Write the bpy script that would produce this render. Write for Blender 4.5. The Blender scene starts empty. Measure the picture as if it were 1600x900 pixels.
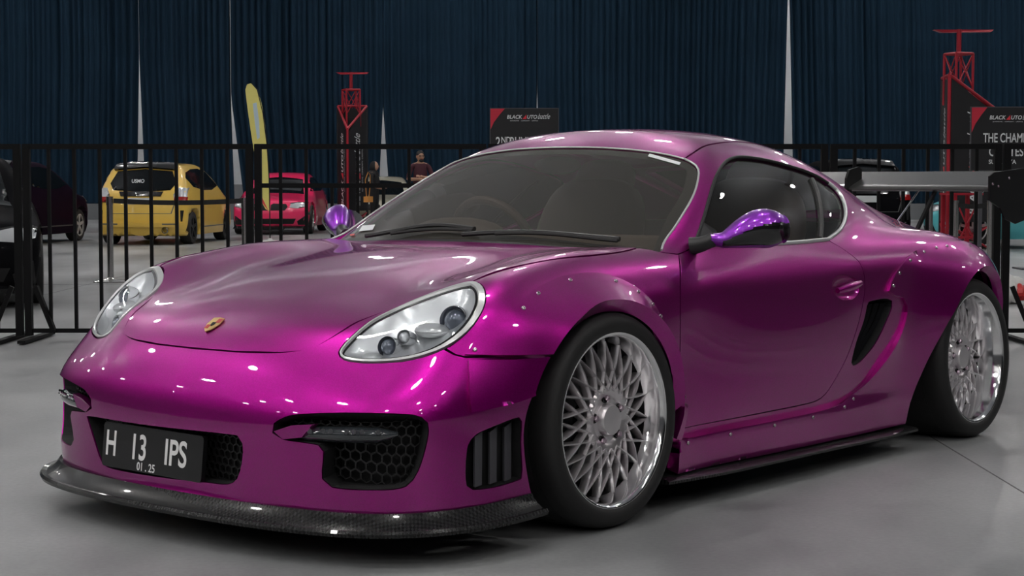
import bpy, bmesh, math, random
import numpy as np
from mathutils import Vector, Matrix
from mathutils.geometry import delaunay_2d_cdt
random.seed(7); np.random.seed(7)
scene = bpy.context.scene
col = scene.collection
PI = math.pi
# ------------------------------------------------------------------ camera
FPX, YH, CAM_H = 2688.0, 287.2, 1.0187
cam_d = bpy.data.cameras.new('camera'); cam = bpy.data.objects.new('camera', cam_d); col.objects.link(cam)
cam_d.sensor_width = 36.0; cam_d.lens = FPX * 36.0 / 1600.0
cam_d.clip_start = 0.1; cam_d.clip_end = 200
PITCH = math.atan((450 - YH) / FPX)
cam.location = (0, 0, CAM_H); cam.rotation_euler = (PI / 2 - PITCH, 0, 0)
scene.camera = cam
# ------------------------------------------------------------------ exposure, world
vs = scene.view_settings
vs.view_transform = 'Standard'; vs.look = 'None'; vs.gamma = 1.0; vs.exposure = 0.0; vs.use_curve_mapping = False
world = bpy.data.worlds.new('hall_ambience'); scene.world = world; world.use_nodes = True
bg = world.node_tree.nodes['Background']; bg.inputs[0].default_value = (0.75, 0.85, 1.0, 1); bg.inputs[1].default_value = 0.008
LAMP_STRENGTH = 134.0; CEILING_FILL_STRENGTH = 78.0
# ------------------------------------------------------------------ materials
M = {}
def mat(name, color=(.5, .5, .5), rough=.5, metal=0.0, coat=0.0, emit=None, estr=0.0, spec=.5, noise=None, bump=None, coat_rough=.03, ior=None):
    m = bpy.data.materials.new(name); m.use_nodes = True; nt = m.node_tree; b = nt.nodes['Principled BSDF']
    b.inputs['Base Color'].default_value = (*color, 1); b.inputs['Roughness'].default_value = rough; b.inputs['Metallic'].default_value = metal
    b.inputs['Coat Weight'].default_value = coat; b.inputs['Coat Roughness'].default_value = coat_rough
    b.inputs['Specular IOR Level'].default_value = spec
    if ior: b.inputs['IOR'].default_value = ior
    if emit: b.inputs['Emission Color'].default_value = (*emit, 1); b.inputs['Emission Strength'].default_value = estr
    tc = nt.nodes.new('ShaderNodeTexCoord')
    if noise:      # (scale, amount): gentle colour variation
        n = nt.nodes.new('ShaderNodeTexNoise'); n.inputs['Scale'].default_value = noise[0]; n.inputs['Detail'].default_value = 5
        nt.links.new(tc.outputs['Object'], n.inputs['Vector'])
        r = nt.nodes.new('ShaderNodeMix'); r.data_type = 'RGBA'
        a = noise[1]; r.inputs[6].default_value = (*[c * (1 - a) for c in color], 1); r.inputs[7].default_value = (*[min(1, c * (1 + a)) for c in color], 1)
        nt.links.new(n.outputs['Fac'], r.inputs[0]); nt.links.new(r.outputs[2], b.inputs['Base Color'])
    if bump:       # (scale, strength)
        n2 = nt.nodes.new('ShaderNodeTexNoise'); n2.inputs['Scale'].default_value = bump[0]; n2.inputs['Detail'].default_value = 3
        nt.links.new(tc.outputs['Object'], n2.inputs['Vector'])
        bp = nt.nodes.new('ShaderNodeBump'); bp.inputs['Strength'].default_value = bump[1]; bp.inputs['Distance'].default_value = .002
        nt.links.new(n2.outputs['Fac'], bp.inputs['Height']); nt.links.new(bp.outputs['Normal'], b.inputs['Normal'])
    M[name] = m; return m
def glass_mat(name, tint=(.8, .85, .85), rough=0.0, ior=1.5, gl=(1, 1, 1), haze=0.0):
    m = bpy.data.materials.new(name); m.use_nodes = True; nt = m.node_tree
    for n in list(nt.nodes):
        if n.type != 'OUTPUT_MATERIAL': nt.nodes.remove(n)
    out = nt.nodes['Material Output']; fr = nt.nodes.new('ShaderNodeFresnel'); fr.inputs['IOR'].default_value = ior
    tr = nt.nodes.new('ShaderNodeBsdfTransparent'); tr.inputs[0].default_value = (*tint, 1)
    g = nt.nodes.new('ShaderNodeBsdfGlossy'); g.inputs['Roughness'].default_value = rough; g.inputs[0].default_value = (*gl, 1)
    mx = nt.nodes.new('ShaderNodeMixShader')
    nt.links.new(fr.outputs[0], mx.inputs[0]); nt.links.new(tr.outputs[0], mx.inputs[1]); nt.links.new(g.outputs[0], mx.inputs[2]); nt.links.new(mx.outputs[0], out.inputs[0])
    if haze:       # grey haze of reflected light, mixed in as flat diffuse colour
        df = nt.nodes.new('ShaderNodeBsdfDiffuse'); df.inputs[0].default_value = (.55, .53, .48, 1); m2 = nt.nodes.new('ShaderNodeMixShader'); m2.inputs[0].default_value = haze
        nt.links.new(mx.outputs[0], m2.inputs[1]); nt.links.new(df.outputs[0], m2.inputs[2]); nt.links.new(m2.outputs[0], out.inputs[0])
    M[name] = m; return m
def carbon_mat(name, scale=140.0):
    m = mat(name, (.012, .012, .013), .27, 0, coat=.3, spec=.15); nt = m.node_tree; b = nt.nodes['Principled BSDF']
    tc = nt.nodes.new('ShaderNodeTexCoord'); ch = nt.nodes.new('ShaderNodeTexChecker'); ch.inputs['Scale'].default_value = scale
    ch.inputs[1].default_value = (.006, .006, .0065, 1); ch.inputs[2].default_value = (.018, .018, .019, 1)
    mp = nt.nodes.new('ShaderNodeMapping'); mp.inputs['Scale'].default_value = (1, 1, 0); mp.inputs['Location'].default_value = (0, 0, .0035)
    nt.links.new(tc.outputs['Object'], mp.inputs[0]); nt.links.new(mp.outputs[0], ch.inputs['Vector']); nt.links.new(ch.outputs['Color'], b.inputs['Base Color']); return m
def paint_mat(name, color, metal=.75, rough=.34):
    m = mat(name, color, rough, metal, coat=1.0, coat_rough=.02, spec=.5); nt = m.node_tree; b = nt.nodes['Principled BSDF']
    tc = nt.nodes.new('ShaderNodeTexCoord'); v = nt.nodes.new('ShaderNodeTexVoronoi'); v.inputs['Scale'].default_value = 900
    nt.links.new(tc.outputs['Object'], v.inputs['Vector'])
    mx = nt.nodes.new('ShaderNodeMix'); mx.data_type = 'RGBA'; sep = nt.nodes.new('ShaderNodeSeparateColor'); nt.links.new(v.outputs['Color'], sep.inputs[0])
    mx.inputs[6].default_value = (*[c * .82 for c in color], 1); mx.inputs[7].default_value = (*[min(1, c * 1.2) for c in color], 1)
    nt.links.new(sep.outputs[0], mx.inputs[0]); nt.links.new(mx.outputs[2], b.inputs['Base Color'])
    b.inputs['Coat IOR'].default_value = 1.55
    return m
# ------------------------------------------------------------------ mesh helpers
def link(o, parent=None):
    col.objects.link(o)
    if parent is not None: o.parent = parent
    return o
def mesh_obj(name, V, F, m, parent=None, smooth=True, angle=None, normals=None):
    me = bpy.data.meshes.new(name); me.from_pydata([tuple(map(float, v)) for v in V], [], [tuple(map(int, f)) for f in F])
    if m is not None: me.materials.append(M[m] if isinstance(m, str) else m)
    if smooth: me.shade_smooth()
    if angle: me.set_sharp_from_angle(angle=math.radians(angle))
    if normals is not None:
        me.update(); me.normals_split_custom_set([tuple(n) for n in normals])
    return link(bpy.data.objects.new(name, me), parent)
def tag(o, label=None, cat=None, group=None, kind=None):
    if label: o['label'] = label
    if cat: o['category'] = cat
    if group: o['group'] = group
    if kind: o['kind'] = kind
    return o
def empty(name, loc=(0, 0, 0), rz=0.0, label=None, cat=None, group=None):
    o = bpy.data.objects.new(name, None); o.empty_display_size = .2; col.objects.link(o); o.location = loc; o.rotation_euler = (0, 0, rz)
    return tag(o, label, cat, group)
def copy_tree(o, parent=None):
    c = o.copy(); col.objects.link(c); c.parent = parent
    for ch in [x for x in col.objects if x.parent is o]: copy_tree(ch, c)
    return c
class MB:
    """collects simple solids into one mesh"""
    def __init__(s): s.V = []; s.F = []
    def add(s, V, F):
        n = len(s.V); s.V += [tuple(v) for v in V]; s.F += [tuple(i + n for i in f) for f in F]; return s
    def box(s, c, d, R=None):
        x, y, z = [k / 2 for k in d]; V = [(-x, -y, -z), (x, -y, -z), (x, y, -z), (-x, y, -z), (-x, -y, z), (x, -y, z), (x, y, z), (-x, y, z)]
        if R is not None: V = [R @ Vector(v) for v in V]
        V = [(v[0] + c[0], v[1] + c[1], v[2] + c[2]) for v in V]
        return s.add(V, [(0, 3, 2, 1), (4, 5, 6, 7), (0, 1, 5, 4), (1, 2, 6, 5), (2, 3, 7, 6), (3, 0, 4, 7)])
    def bar(s, a, b, w, h, up=(0, 0, 1)):
        """box from a to b, w wide, h high"""
        a, b = Vector(a), Vector(b); d = (b - a).normalized(); up = Vector(up)
        if abs(d.dot(up)) > .99: up = Vector((0, 1, 0))
        x = d.cross(up).normalized() * (w / 2); y = x.cross(d).normalized() * (h / 2)
        V = [p + sx * x + sy * y for p in (a, b) for sx, sy in ((-1, -1), (1, -1), (1, 1), (-1, 1))]
        return s.add(V, [(0, 3, 2, 1), (4, 5, 6, 7), (0, 1, 5, 4), (1, 2, 6, 5), (2, 3, 7, 6), (3, 0, 4, 7)])
    def cyl(s, a, b, r0, r1=None, n=16, caps=True):
        r1 = r0 if r1 is None else r1; return s.tube([a, b], [r0, r1], n, caps)
    def tube(s, path, r, n=10, caps=True, closed=False):
        P = [Vector(p) for p in path]; k = len(P); rr = [r] * k if not hasattr(r, '__len__') else list(r)
        V = []; prev = None
        for i, p in enumerate(P):
            if closed: d = P[(i + 1) % k] - P[i - 1]
            else: d = P[min(i + 1, k - 1)] - P[max(i - 1, 0)]
            d.normalize()
            if prev is None: x = d.orthogonal().normalized()
            else:
                x = prev - d * prev.dot(d); x.normalize()
            prev = x; y = d.cross(x)
            V += [p + rr[i] * (math.cos(2 * PI * j / n) * x + math.sin(2 * PI * j / n) * y) for j in range(n)]
        F = []
        for i in range(k if closed else k - 1):
            for j in range(n):
                a = i * n + j; b = i * n + (j + 1) % n; c = ((i + 1) % k) * n + (j + 1) % n; d2 = ((i + 1) % k) * n + j; F.append((a, b, c, d2))
        if caps and not closed: F.append(tuple(range(n - 1, -1, -1))); F.append(tuple((k - 1) * n + j for j in range(n)))
        return s.add(V, F)
    def lathe(s, prof, org, axis, n=48, closed=False):
        """prof: list of (r, d) ; d along axis"""
        ax = Vector(axis).normalized(); x = ax.orthogonal().normalized(); y = ax.cross(x); o = Vector(org); V = []
        for r, d in prof:
            V += [o + ax * d + r * (math.cos(2 * PI * j / n) * x + math.sin(2 * PI * j / n) * y) for j in range(n)]
        F = []; k = len(prof)
        for i in range(k if closed else k - 1):
            for j in range(n):
                i2 = (i + 1) % k; F.append((i * n + j, i * n + (j + 1) % n, i2 * n + (j + 1) % n, i2 * n + j))
        return s.add(V, F)
    def prism(s, poly, a, b):
        """poly: 3d points (planar); extrude by vectors a (start) and b (end)"""
        n = len(poly); V = [tuple(Vector(p) + Vector(a)) for p in poly] + [tuple(Vector(p) + Vector(b)) for p in poly]
        F = [tuple(range(n - 1, -1, -1)), tuple(range(n, 2 * n))] + [(i, (i + 1) % n, n + (i + 1) % n, n + i) for i in range(n)]
        return s.add(V, F)
    def ellipsoid(s, c, r, R=None, nu=20, nv=12, fn=None):
        V = []; 
        for i in range(nv + 1):
            th = PI * i / nv
            for j in range(nu):
                ph = 2 * PI * j / nu; p = Vector((math.sin(th) * math.cos(ph), math.sin(th) * math.sin(ph), math.cos(th)))
                if fn: p = Vector(fn(p))
                p = Vector((p[0] * r[0], p[1] * r[1], p[2] * r[2]))
                if R is not None: p = R @ p
                V.append(p + Vector(c))
        F = [(i * nu + j, (i + 1) * nu + j, (i + 1) * nu + (j + 1) % nu, i * nu + (j + 1) % nu) for i in range(nv) for j in range(nu)]
        return s.add(V, F)
    def build(s, name, m, parent=None, smooth=True, angle=35):
        o = mesh_obj(name, s.V, s.F, m, parent, smooth=False)
        bm = bmesh.new(); bm.from_mesh(o.data); bmesh.ops.remove_doubles(bm, verts=bm.verts, dist=1e-5); bmesh.ops.recalc_face_normals(bm, faces=bm.faces); bm.to_mesh(o.data); bm.free()
        if smooth: o.data.shade_smooth(); o.data.set_sharp_from_angle(angle=math.radians(angle))
        return o
def text_obj(name, s, m, parent, origin, right, up, size, sx=1.0, align='LEFT', depth=.001, shear=0.0, bold=0.0):
    """flat lettering as mesh: origin = baseline start, right/up = unit axes, size = cap height"""
    cu = bpy.data.curves.new(name, 'FONT'); cu.body = s; cu.align_x = align; cu.size = 1.0; cu.extrude = 0; cu.shear = shear; cu.offset = bold
    t = bpy.data.objects.new(name, cu); col.objects.link(t)
    me = bpy.data.meshes.new_from_object(t.evaluated_get(bpy.context.evaluated_depsgraph_get())) if False else None
    bpy.context.view_layer.update()
    me = bpy.data.meshes.new_from_object(t.evaluated_get(bpy.context.evaluated_depsgraph_get()))
    col.objects.unlink(t); bpy.data.objects.remove(t); bpy.data.curves.remove(cu)
    k = size / .69; r, u, o = Vector(right), Vector(up), Vector(origin); n = r.cross(u)
    for v in me.vertices: v.co = o + r * (v.co.x * k * sx) + u * (v.co.y * k) + n * depth
    me.materials.clear(); me.materials.append(M[m]); me.name = name
    return link(bpy.data.objects.new(name, me), parent)
def at(px, py, Y):
    """world point at depth Y (metres ahead of the camera) on the ray through a photo pixel"""
    x = (px - 800) / FPX; y = -(py - 450) / FPX; c, s = math.cos(PITCH), math.sin(PITCH); d = (x, c + y * s, -s + y * c); t = Y / d[1]
    return Vector((d[0] * t, Y, CAM_H + d[2] * t))
# ================================================================== THE HALL
def floor_mat():
    m = mat('polished_concrete', (.27, .28, .275), .30, 0, spec=.5); nt = m.node_tree; b = nt.nodes['Principled BSDF']
    tc = nt.nodes.new('ShaderNodeTexCoord')
    n1 = nt.nodes.new('ShaderNodeTexNoise'); n1.inputs['Scale'].default_value = .9; n1.inputs['Detail'].default_value = 6; n1.inputs['Roughness'].default_value = .55
    mp = nt.nodes.new('ShaderNodeMapping'); mp.inputs['Scale'].default_value = (1, .45, 1)
    nt.links.new(tc.outputs['Object'], mp.inputs[0]); nt.links.new(mp.outputs[0], n1.inputs['Vector'])
    cr = nt.nodes.new('ShaderNodeValToRGB'); e = cr.color_ramp.elements
    e[0].position = .32; e[0].color = (.155, .162, .165, 1); e[1].position = .70; e[1].color = (.43, .44, .445, 1)
    nt.links.new(n1.outputs['Fac'], cr.inputs[0])
    n3 = nt.nodes.new('ShaderNodeTexNoise'); n3.inputs['Scale'].default_value = 60; n3.inputs['Detail'].default_value = 4; nt.links.new(tc.outputs['Object'], n3.inputs['Vector'])
    mx = nt.nodes.new('ShaderNodeMix'); mx.data_type = 'RGBA'; mx.blend_type = 'MULTIPLY'; mx.inputs[0].default_value = .35
    nt.links.new(cr.outputs[0], mx.inputs[6]); nt.links.new(n3.outputs['Fac'], mx.inputs[7])
    nt.links.new(mx.outputs[2], b.inputs['Base Color'])
    rr = nt.nodes.new('ShaderNodeMapRange'); rr.inputs[3].default_value = .30; rr.inputs[4].default_value = .42; nt.links.new(n1.outputs['Fac'], rr.inputs[0]); nt.links.new(rr.outputs[0], b.inputs['Roughness'])
    return m
floor_mat()
mat('joint_filler', (.10, .10, .10), .7)
mat('hall_wall', (.05, .052, .058), .8, noise=(.4, .15)); mat('hall_ceiling', (.74, .76, .80), .9, noise=(.2, .04))
mat('white_wall', (.70, .72, .74), .7, noise=(.5, .05)); mat('grey_skirting', (.25, .26, .27), .7)
mat('lamp_glow', (1, 1, 1), .5, emit=(1.0, .97, .94), estr=LAMP_STRENGTH); mat('ceiling_fill_glow', (1, 1, 1), .5, emit=(1.0, .98, .96), estr=CEILING_FILL_STRENGTH); mat('lamp_housing', (.25, .25, .26), .4, .6)
X0, X1, Y0, Y1, ZC = -34.0, 34.0, -22.0, 49.0, 13.0
CURTAIN_Y = 41.0; CURTAIN_TOP = 7.6
def slab(name, c, d, m): return tag(MB().box(c, d).build(name, m, smooth=False), kind='structure')
fl = slab('floor', ((X0 + X1) / 2, (Y0 + Y1) / 2, -.1), (X1 - X0, Y1 - Y0, .2), 'polished_concrete')
# saw-cut joints of the slab
for a, b in (((1.69, 1.5), (1.69, 40.5)), ((-4.3, 1.5), (-4.3, 40.5)), ((-30, 17.4), (30, 17.4)), ((-30, 11.9), (30, 11.9))):
    MB().bar((a[0], a[1], 0), (b[0], b[1], 0), .006, .002).build('floor_joint', 'joint_filler', fl, smooth=False)
slab('ceiling', ((X0 + X1) / 2, (Y0 + Y1) / 2, ZC + .1), (X1 - X0, Y1 - Y0, .2), 'hall_ceiling')
slab('wall_left', (X0 - .1, (Y0 + Y1) / 2, ZC / 2), (.2, Y1 - Y0, ZC), 'hall_wall')
slab('wall_right', (X1 + .1, (Y0 + Y1) / 2, ZC / 2), (.2, Y1 - Y0, ZC), 'hall_wall')
slab('wall_front', ((X0 + X1) / 2, Y0 - .1, ZC / 2), (X1 - X0, .2, ZC), 'hall_wall')
slab('wall_back', ((X0 + X1) / 2, Y1 + .1, ZC / 2), (X1 - X0, .2, ZC), 'white_wall')
slab('baseboard_back', ((X0 + X1) / 2, Y1 - .03, .50), (X1 - X0, .06, 1.0), 'grey_skirting')
# high-bay lamps
def lamp_proto(up):
    t = empty('high_bay_lamp', (0, 0, 0), 0, 'round high-bay lamp with an added upward glow to brighten the ceiling, over the parked show cars' if up else 'round high-bay lamp with closed top, hanging over the purple car and the floor before it', 'lamp', 'high-bay lamps over the parked cars' if up else 'high-bay lamps over the front of the hall')
    MB().lathe([(.30, .44), (.31, .43), (.32, .12), (.38, .0), (.35, .0), (.335, .07), (.0, .07)], (0, 0, 0), (0, 0, 1), 24).build('housing', 'lamp_housing', t)
    MB().lathe([(.0, .045), (.33, .045), (.33, .065), (.0, .065)], (0, 0, 0), (0, 0, 1), 20).build('diffuser', 'lamp_glow', t)
    if up: MB().lathe([(.0, .425), (.30, .425), (.30, .40), (.0, .40)], (0, 0, 0), (0, 0, 1), 20).build('ceiling_fill', 'ceiling_fill_glow', t)  # upward disc added to brighten the ceiling that the bonnet mirrors
    if not up: MB().lathe([(.0, .425), (.30, .425), (.30, .40), (.0, .40)], (0, 0, 0), (0, 0, 1), 20).build('lid', 'lamp_housing', t)
    MB().cyl((0, 0, .44), (0, 0, 2.7), .015, n=8).build('stem', 'lamp_housing', t)
    return t
protos = {}
for j, y in enumerate([-17.0, -11.0, -5.0, 1.0, 7.0, 13.0, 19.0, 25.0, 31.0, 37.0, 45.0]):  # last row added behind the curtain to light the wall in the slits
    for i, x in enumerate(np.arange(-27, 28, 6.0)):
        xx = x + (1.5 if j % 2 else -1.5)
        # lamps left out to keep door dark, windscreen clear of glints, far floor dim
        if (xx > 3 and y < 9 and not (xx < 12 and y < 2)) or (-7 < xx < 2 and 11 < y < 17) or (12 < y < 40 and i % 2 == j % 2): continue
        up = y > 15
        if up not in protos: o = protos[up] = lamp_proto(up)
        else: o = copy_tree(protos[up])
        o.location = (xx, y, 10.28)
# ---- curtain of pleated dark navy panels with slits between them
mat('navy_curtain', (.013, .034, .060), .85, spec=.1, noise=(1.5, .25), bump=(40, .1))
# ---- car surface
# ================================================================== SURFACE OF THE PURPLE CAR  (u forward, v to the car's left, z up; origin under the front axle)
class Spl:
    """natural cubic spline; linear extrapolation. Y may be (n,) or (n,m)"""
    def __init__(s,x,Y=None):
        s.x=x=np.asarray(x,float); n=len(x); h=np.diff(x)
        A=np.eye(n); B=np.zeros((n,n))
        for i in range(1,n-1):
            A[i,i-1]=h[i-1]; A[i,i]=2*(h[i-1]+h[i]); A[i,i+1]=h[i]
            B[i,i-1]=6/h[i-1]; B[i,i]=-6/h[i-1]-6/h[i]; B[i,i+1]=6/h[i]
        s.A=np.linalg.solve(A,B); s.h=h
        if Y is not None: s.Y=np.asarray(Y,float); s.M=s.A@s.Y
    def _w(s,q):
        q=np.asarray(q,float); qc=np.clip(q,s.x[0],s.x[-1])
        i=np.clip(np.searchsorted(s.x,qc)-1,0,len(s.x)-2); h=s.h[i]
        b=(qc-s.x[i])/h; a=1-b
        return i,h,a,b,q-qc
    def __call__(s,q):
        i,h,a,b,e=s._w(q); Y,M=s.Y,s.M
        if Y.ndim==2: h,a,b,e=[t[...,None] for t in (h,a,b,e)]
        r=a*Y[i]+b*Y[i+1]+((a**3-a)*M[i]+(b**3-b)*M[i+1])*h*h/6
        sl=(Y[i+1]-Y[i])/h+(-(3*a*a-1)*M[i]+(3*b*b-1)*M[i+1])*h/6
        return r+e*sl
    def ev(s,Yq,q):
        """per-point control rows Yq (N,m), query q (N,)"""
        Mq=Yq@s.A.T; i,h,a,b,e=s._w(q); k=np.arange(len(i))
        y0,y1,m0,m1=Yq[k,i],Yq[k,i+1],Mq[k,i],Mq[k,i+1]
        r=a*y0+b*y1+((a**3-a)*m0+(b**3-b)*m1)*h*h/6
        sl=(y1-y0)/h+(-(3*a*a-1)*m0+(3*b*b-1)*m1)*h/6
        return r+e*sl
def smax(a,b,k):
    h=np.maximum(k-np.abs(a-b),0)/k
    return np.maximum(a,b)+h*h*k*.25
def smin(a,b,k): return -smax(-a,-b,k)
def sstep(a,b,x):
    t=np.clip((x-a)/(b-a),0,1); return t*t*(3-2*t)
def tab(rows):
    r=np.array(rows,float); r=r[np.argsort(r[:,0])]; return Spl(r[:,0],r[:,1:])
# ---- top surface: z at |v| columns
TV=Spl([0,.25,.45,.58,.68,.80,.92])
T_=tab([
 (1.0,.40,.395,.385,.37,.35,.31,.25),
 (.90,.495,.49,.475,.455,.435,.40,.34),
 (.82,.560,.555,.535,.515,.495,.46,.40),
 (.70,.635,.630,.612,.597,.585,.555,.49),
 (.55,.690,.685,.670,.672,.675,.655,.60),
 (.40,.727,.722,.715,.730,.745,.725,.66),
 (.20,.762,.758,.752,.768,.786,.76,.68),
 (.00,.790,.787,.782,.797,.810,.785,.71),
 (-.25,.815,.813,.808,.812,.817,.795,.73),
 (-.50,.835,.833,.828,.824,.821,.80,.74),
 (-1.0,.84,.84,.84,.832,.825,.81,.75),
 (-1.6,.83,.83,.83,.832,.835,.822,.77),
 (-2.05,.83,.83,.83,.835,.842,.832,.78),
 (-2.4,.82,.82,.82,.822,.828,.815,.765),
 (-2.8,.79,.79,.78,.775,.765,.735,.67),
 (-3.1,.765,.76,.745,.73,.705,.66,.59),
 (-3.5,.73,.72,.70,.67,.63,.58,.5)])
WZ=Spl([.05,.25,.40,.55,.68,.78,.88])
W_=tab([
 (.90,.81,.83,.83,.77,.70,.64,.58),
 (.65,.845,.865,.868,.845,.80,.745,.68),
 (.40,.86,.875,.875,.868,.853,.81,.755),
 (.00,.87,.88,.88,.872,.85,.81,.76),
 (-.40,.83,.845,.855,.865,.858,.83,.78),
 (-1.0,.83,.845,.86,.865,.855,.828,.79),
 (-1.5,.84,.855,.868,.875,.867,.842,.80),
 (-2.0,.86,.88,.895,.90,.892,.865,.81),
 (-2.415,.87,.89,.905,.91,.90,.87,.81),
 (-2.8,.77,.79,.80,.80,.79,.76,.71),
 (-3.1,.62,.64,.65,.65,.64,.61,.57),
 (-3.4,.44,.46,.48,.48,.47,.44,.40)])
N0=Spl([.0,.12,.25,.38,.48,.58,.70],[.90,.915,.925,.935,.93,.90,.84])
NP=Spl([0,.25,.45,.60,.70,.78,.85,.95],[0,.010,.036,.075,.118,.172,.26,.52])
NQ=Spl([0,.25,.45,.60,.70,.78,.85,.95],[0,.010,.040,.085,.105,.095,.09,.13])
R0=Spl([.1,.3,.5,.65,.8],[-3.25,-3.33,-3.37,-3.36,-3.30])
RP=Spl([0,.3,.5,.65,.8,.95],[0,.03,.1,.22,.42,.8])
# ---- greenhouse
RC=tab([(-.2,.98),(-.5,1.075),(-.75,1.160),(-.95,1.202),(-1.2,1.225),(-1.5,1.215),(-1.8,1.152),(-2.1,1.062),(-2.4,.962),(-2.7,.882),(-3.0,.825),(-3.3,.78),(-3.6,.73)])
SV=tab([(-.2,.715),(-.5,.772),(-.9,.80),(-1.3,.80),(-1.6,.78),(-1.9,.715),(-2.2,.625),(-2.6,.54),(-3.0,.43),(-3.4,.33)])
def body(u,v,z):
    a=np.abs(v)
    t=z-TV.ev(T_(u),a)
    w=a-WZ.ev(W_(u),z)
    n=u-(N0(z)-NP(a)-NQ(a)*sstep(.38,.58,z)); r=(R0(z)+RP(a))-u
    s=smax(t*.9,w,.10)
    s=smax(s,n,.14); s=smax(s,r,.14)
    return s
def green(u,v,z):
    a=np.abs(v)
    roof=z-(RC(u)[...,0]-.17*a*a-.28*a**4)
    zz=z-.82
    side=(a-(SV(u)[...,0]-.42*zz-.55*zz*zz))*.9
    ws=(u-(-.28-1.80*(z-.835)-.15*(z-.835)**2-.40*a*a))*.5
    s=smax(roof*.95,side,.11)
    s=smax(s,ws,.05)
    return smax(s,-3.32-u,.1)
def Fc(P):
    sh=P.shape[:-1]; P=P.reshape(-1,3); u,v,z=P[:,0],P[:,1],P[:,2]
    b=body(u,v,z); g=green(u,v,z)
    k=.03+.10*sstep(-1.5,-2.1,u)
    return smin(b,g,k).reshape(sh)
def cast(Org,Dir,t0,t1,n=70,it=24,F=Fc):
    """first surface crossing along Org+t*Dir going from t0 to t1 (outside -> inside)"""
    ts=np.linspace(t0,t1,n); N=len(Org); lo=np.full(N,np.nan); hi=np.full(N,np.nan); done=np.zeros(N,bool); prev=t0
    for t in ts:
        act=~done
        if not act.any(): break
        val=np.full(N,1.); val[act]=F(Org[act]+t*Dir[act])
        hit=act&(val<0); lo[hit]=prev; hi[hit]=t; done|=hit; prev=t
    ok=done.copy(); a,b=lo[ok],hi[ok]; Oo,Dd=Org[ok],Dir[ok]
    for _ in range(it):
        m=(a+b)/2; neg=F(Oo+m[:,None]*Dd)<0; b=np.where(neg,m,b); a=np.where(neg,a,m)
    t=np.full(N,np.nan); t[ok]=(a+b)/2
    return t
def grad(P,F=Fc,e=1e-3):
    g=np.stack([F(P+d)-F(P-d) for d in np.eye(3)*e],-1); return g/np.linalg.norm(g,axis=-1,keepdims=True)
# ---- ways of sampling the surface
class AX:                     # around a lengthwise axis
    def __init__(s, z0=.45): s.z0 = z0
    def to(s, P): return np.stack([P[:, 0], np.arctan2(P[:, 1], P[:, 2] - s.z0) * .75], -1)
    def ray(s, q):
        th = q[:, 1] / .75; O = np.stack([q[:, 0], 0 * th, 0 * th + s.z0], -1); D = np.stack([0 * th, np.sin(th), np.cos(th)], -1); return O, D, 1.25, .2
class TOPV:
    def to(s, P): return P[:, :2].copy()
    def ray(s, q):
        z = 0 * q[:, 0]; return np.stack([q[:, 0], q[:, 1], z + 1.4], -1), np.stack([z, z, z - 1], -1), .1, 1.2
class SIDEV:
    def to(s, P): return P[:, [0, 2]].copy()
    def ray(s, q):
        z = 0 * q[:, 0]; return np.stack([q[:, 0], z + 1.3, q[:, 1]], -1), np.stack([z, z - 1, z], -1), .2, 1.0
class BALL:                   # around a point in the nose or the tail
    def __init__(s, c, sg=1, t0=1.15): s.c = np.array(c, float); s.sg = sg; s.t0 = t0
    def to(s, P):
        d = P - s.c; return np.stack([np.arctan2(d[:, 1], s.sg * d[:, 0]) * .7, np.arctan2(d[:, 2], np.hypot(d[:, 0], d[:, 1])) * .7], -1)
    def ray(s, q):
        ph, ps = q[:, 0] / .7, q[:, 1] / .7; D = np.stack([s.sg * np.cos(ph) * np.cos(ps), np.sin(ph) * np.cos(ps), np.sin(ps)], -1); return np.broadcast_to(s.c, D.shape).copy(), D, s.t0, .2
AXP, TOPP, SIDEP, NOSEP, TAILP = AX(), TOPV(), SIDEV(), BALL((.25, 0, .40)), BALL((-2.6, 0, .45), -1)
def crv(P, h=.02, closed=False, sharp=()):
    """smooth curve through points (Catmull-Rom), resampled at about h"""
    P = np.asarray(P, float); n = len(P); out = []
    for i in range(n if closed else n - 1):
        p1, p2 = P[i], P[(i + 1) % n]
        p0 = P[i - 1] if (closed or i > 0) else 2 * p1 - p2
        p3 = P[(i + 2) % n] if (closed or i + 2 < n) else 2 * p2 - p1
        if i in sharp: p0 = 2 * p1 - p2
        if (i + 1) % n in sharp: p3 = 2 * p2 - p1
        k = max(1, int(np.linalg.norm(p2 - p1) / h)); t = np.linspace(0, 1, k, endpoint=False)[:, None]
        m1, m2 = (p2 - p0) / 2, (p3 - p1) / 2
        L = np.linalg.norm(p2 - p1)
        for mm in (m1, m2):
            q = np.linalg.norm(mm)
            if q > L: mm *= L / q
        out.append((2 * t**3 - 3 * t**2 + 1) * p1 + (t**3 - 2 * t**2 + t) * m1 + (-2 * t**3 + 3 * t**2) * p2 + (t**3 - t**2) * m2)
    if not closed: out.append(P[-1:])
    return np.concatenate(out)
def inside(poly, Q):
    x, y = Q[:, 0], Q[:, 1]; r = np.zeros(len(Q), bool); a = poly; b = np.roll(poly, -1, 0)
    for (x1, y1), (x2, y2) in zip(a, b):
        if y1 == y2: continue
        c = ((y1 > y) != (y2 > y)) & (x < (x2 - x1) * (y - y1) / (y2 - y1) + x1); r ^= c
    return r
def resample(q, h):
    d = np.linalg.norm(np.roll(q, -1, 0) - q, axis=1); out = []
    for i in range(len(q)):
        k = max(1, int(d[i] / h)); out.append(q[i] + (np.roll(q, -1, 0)[i] - q[i]) * np.linspace(0, 1, k, endpoint=False)[:, None])
    q = np.concatenate(out); keep = np.ones(len(q), bool); last = q[0]
    for i in range(1, len(q)):
        if np.linalg.norm(q[i] - last) < h * .25: keep[i] = False
        else: last = q[i]
    return q[keep]
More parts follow.
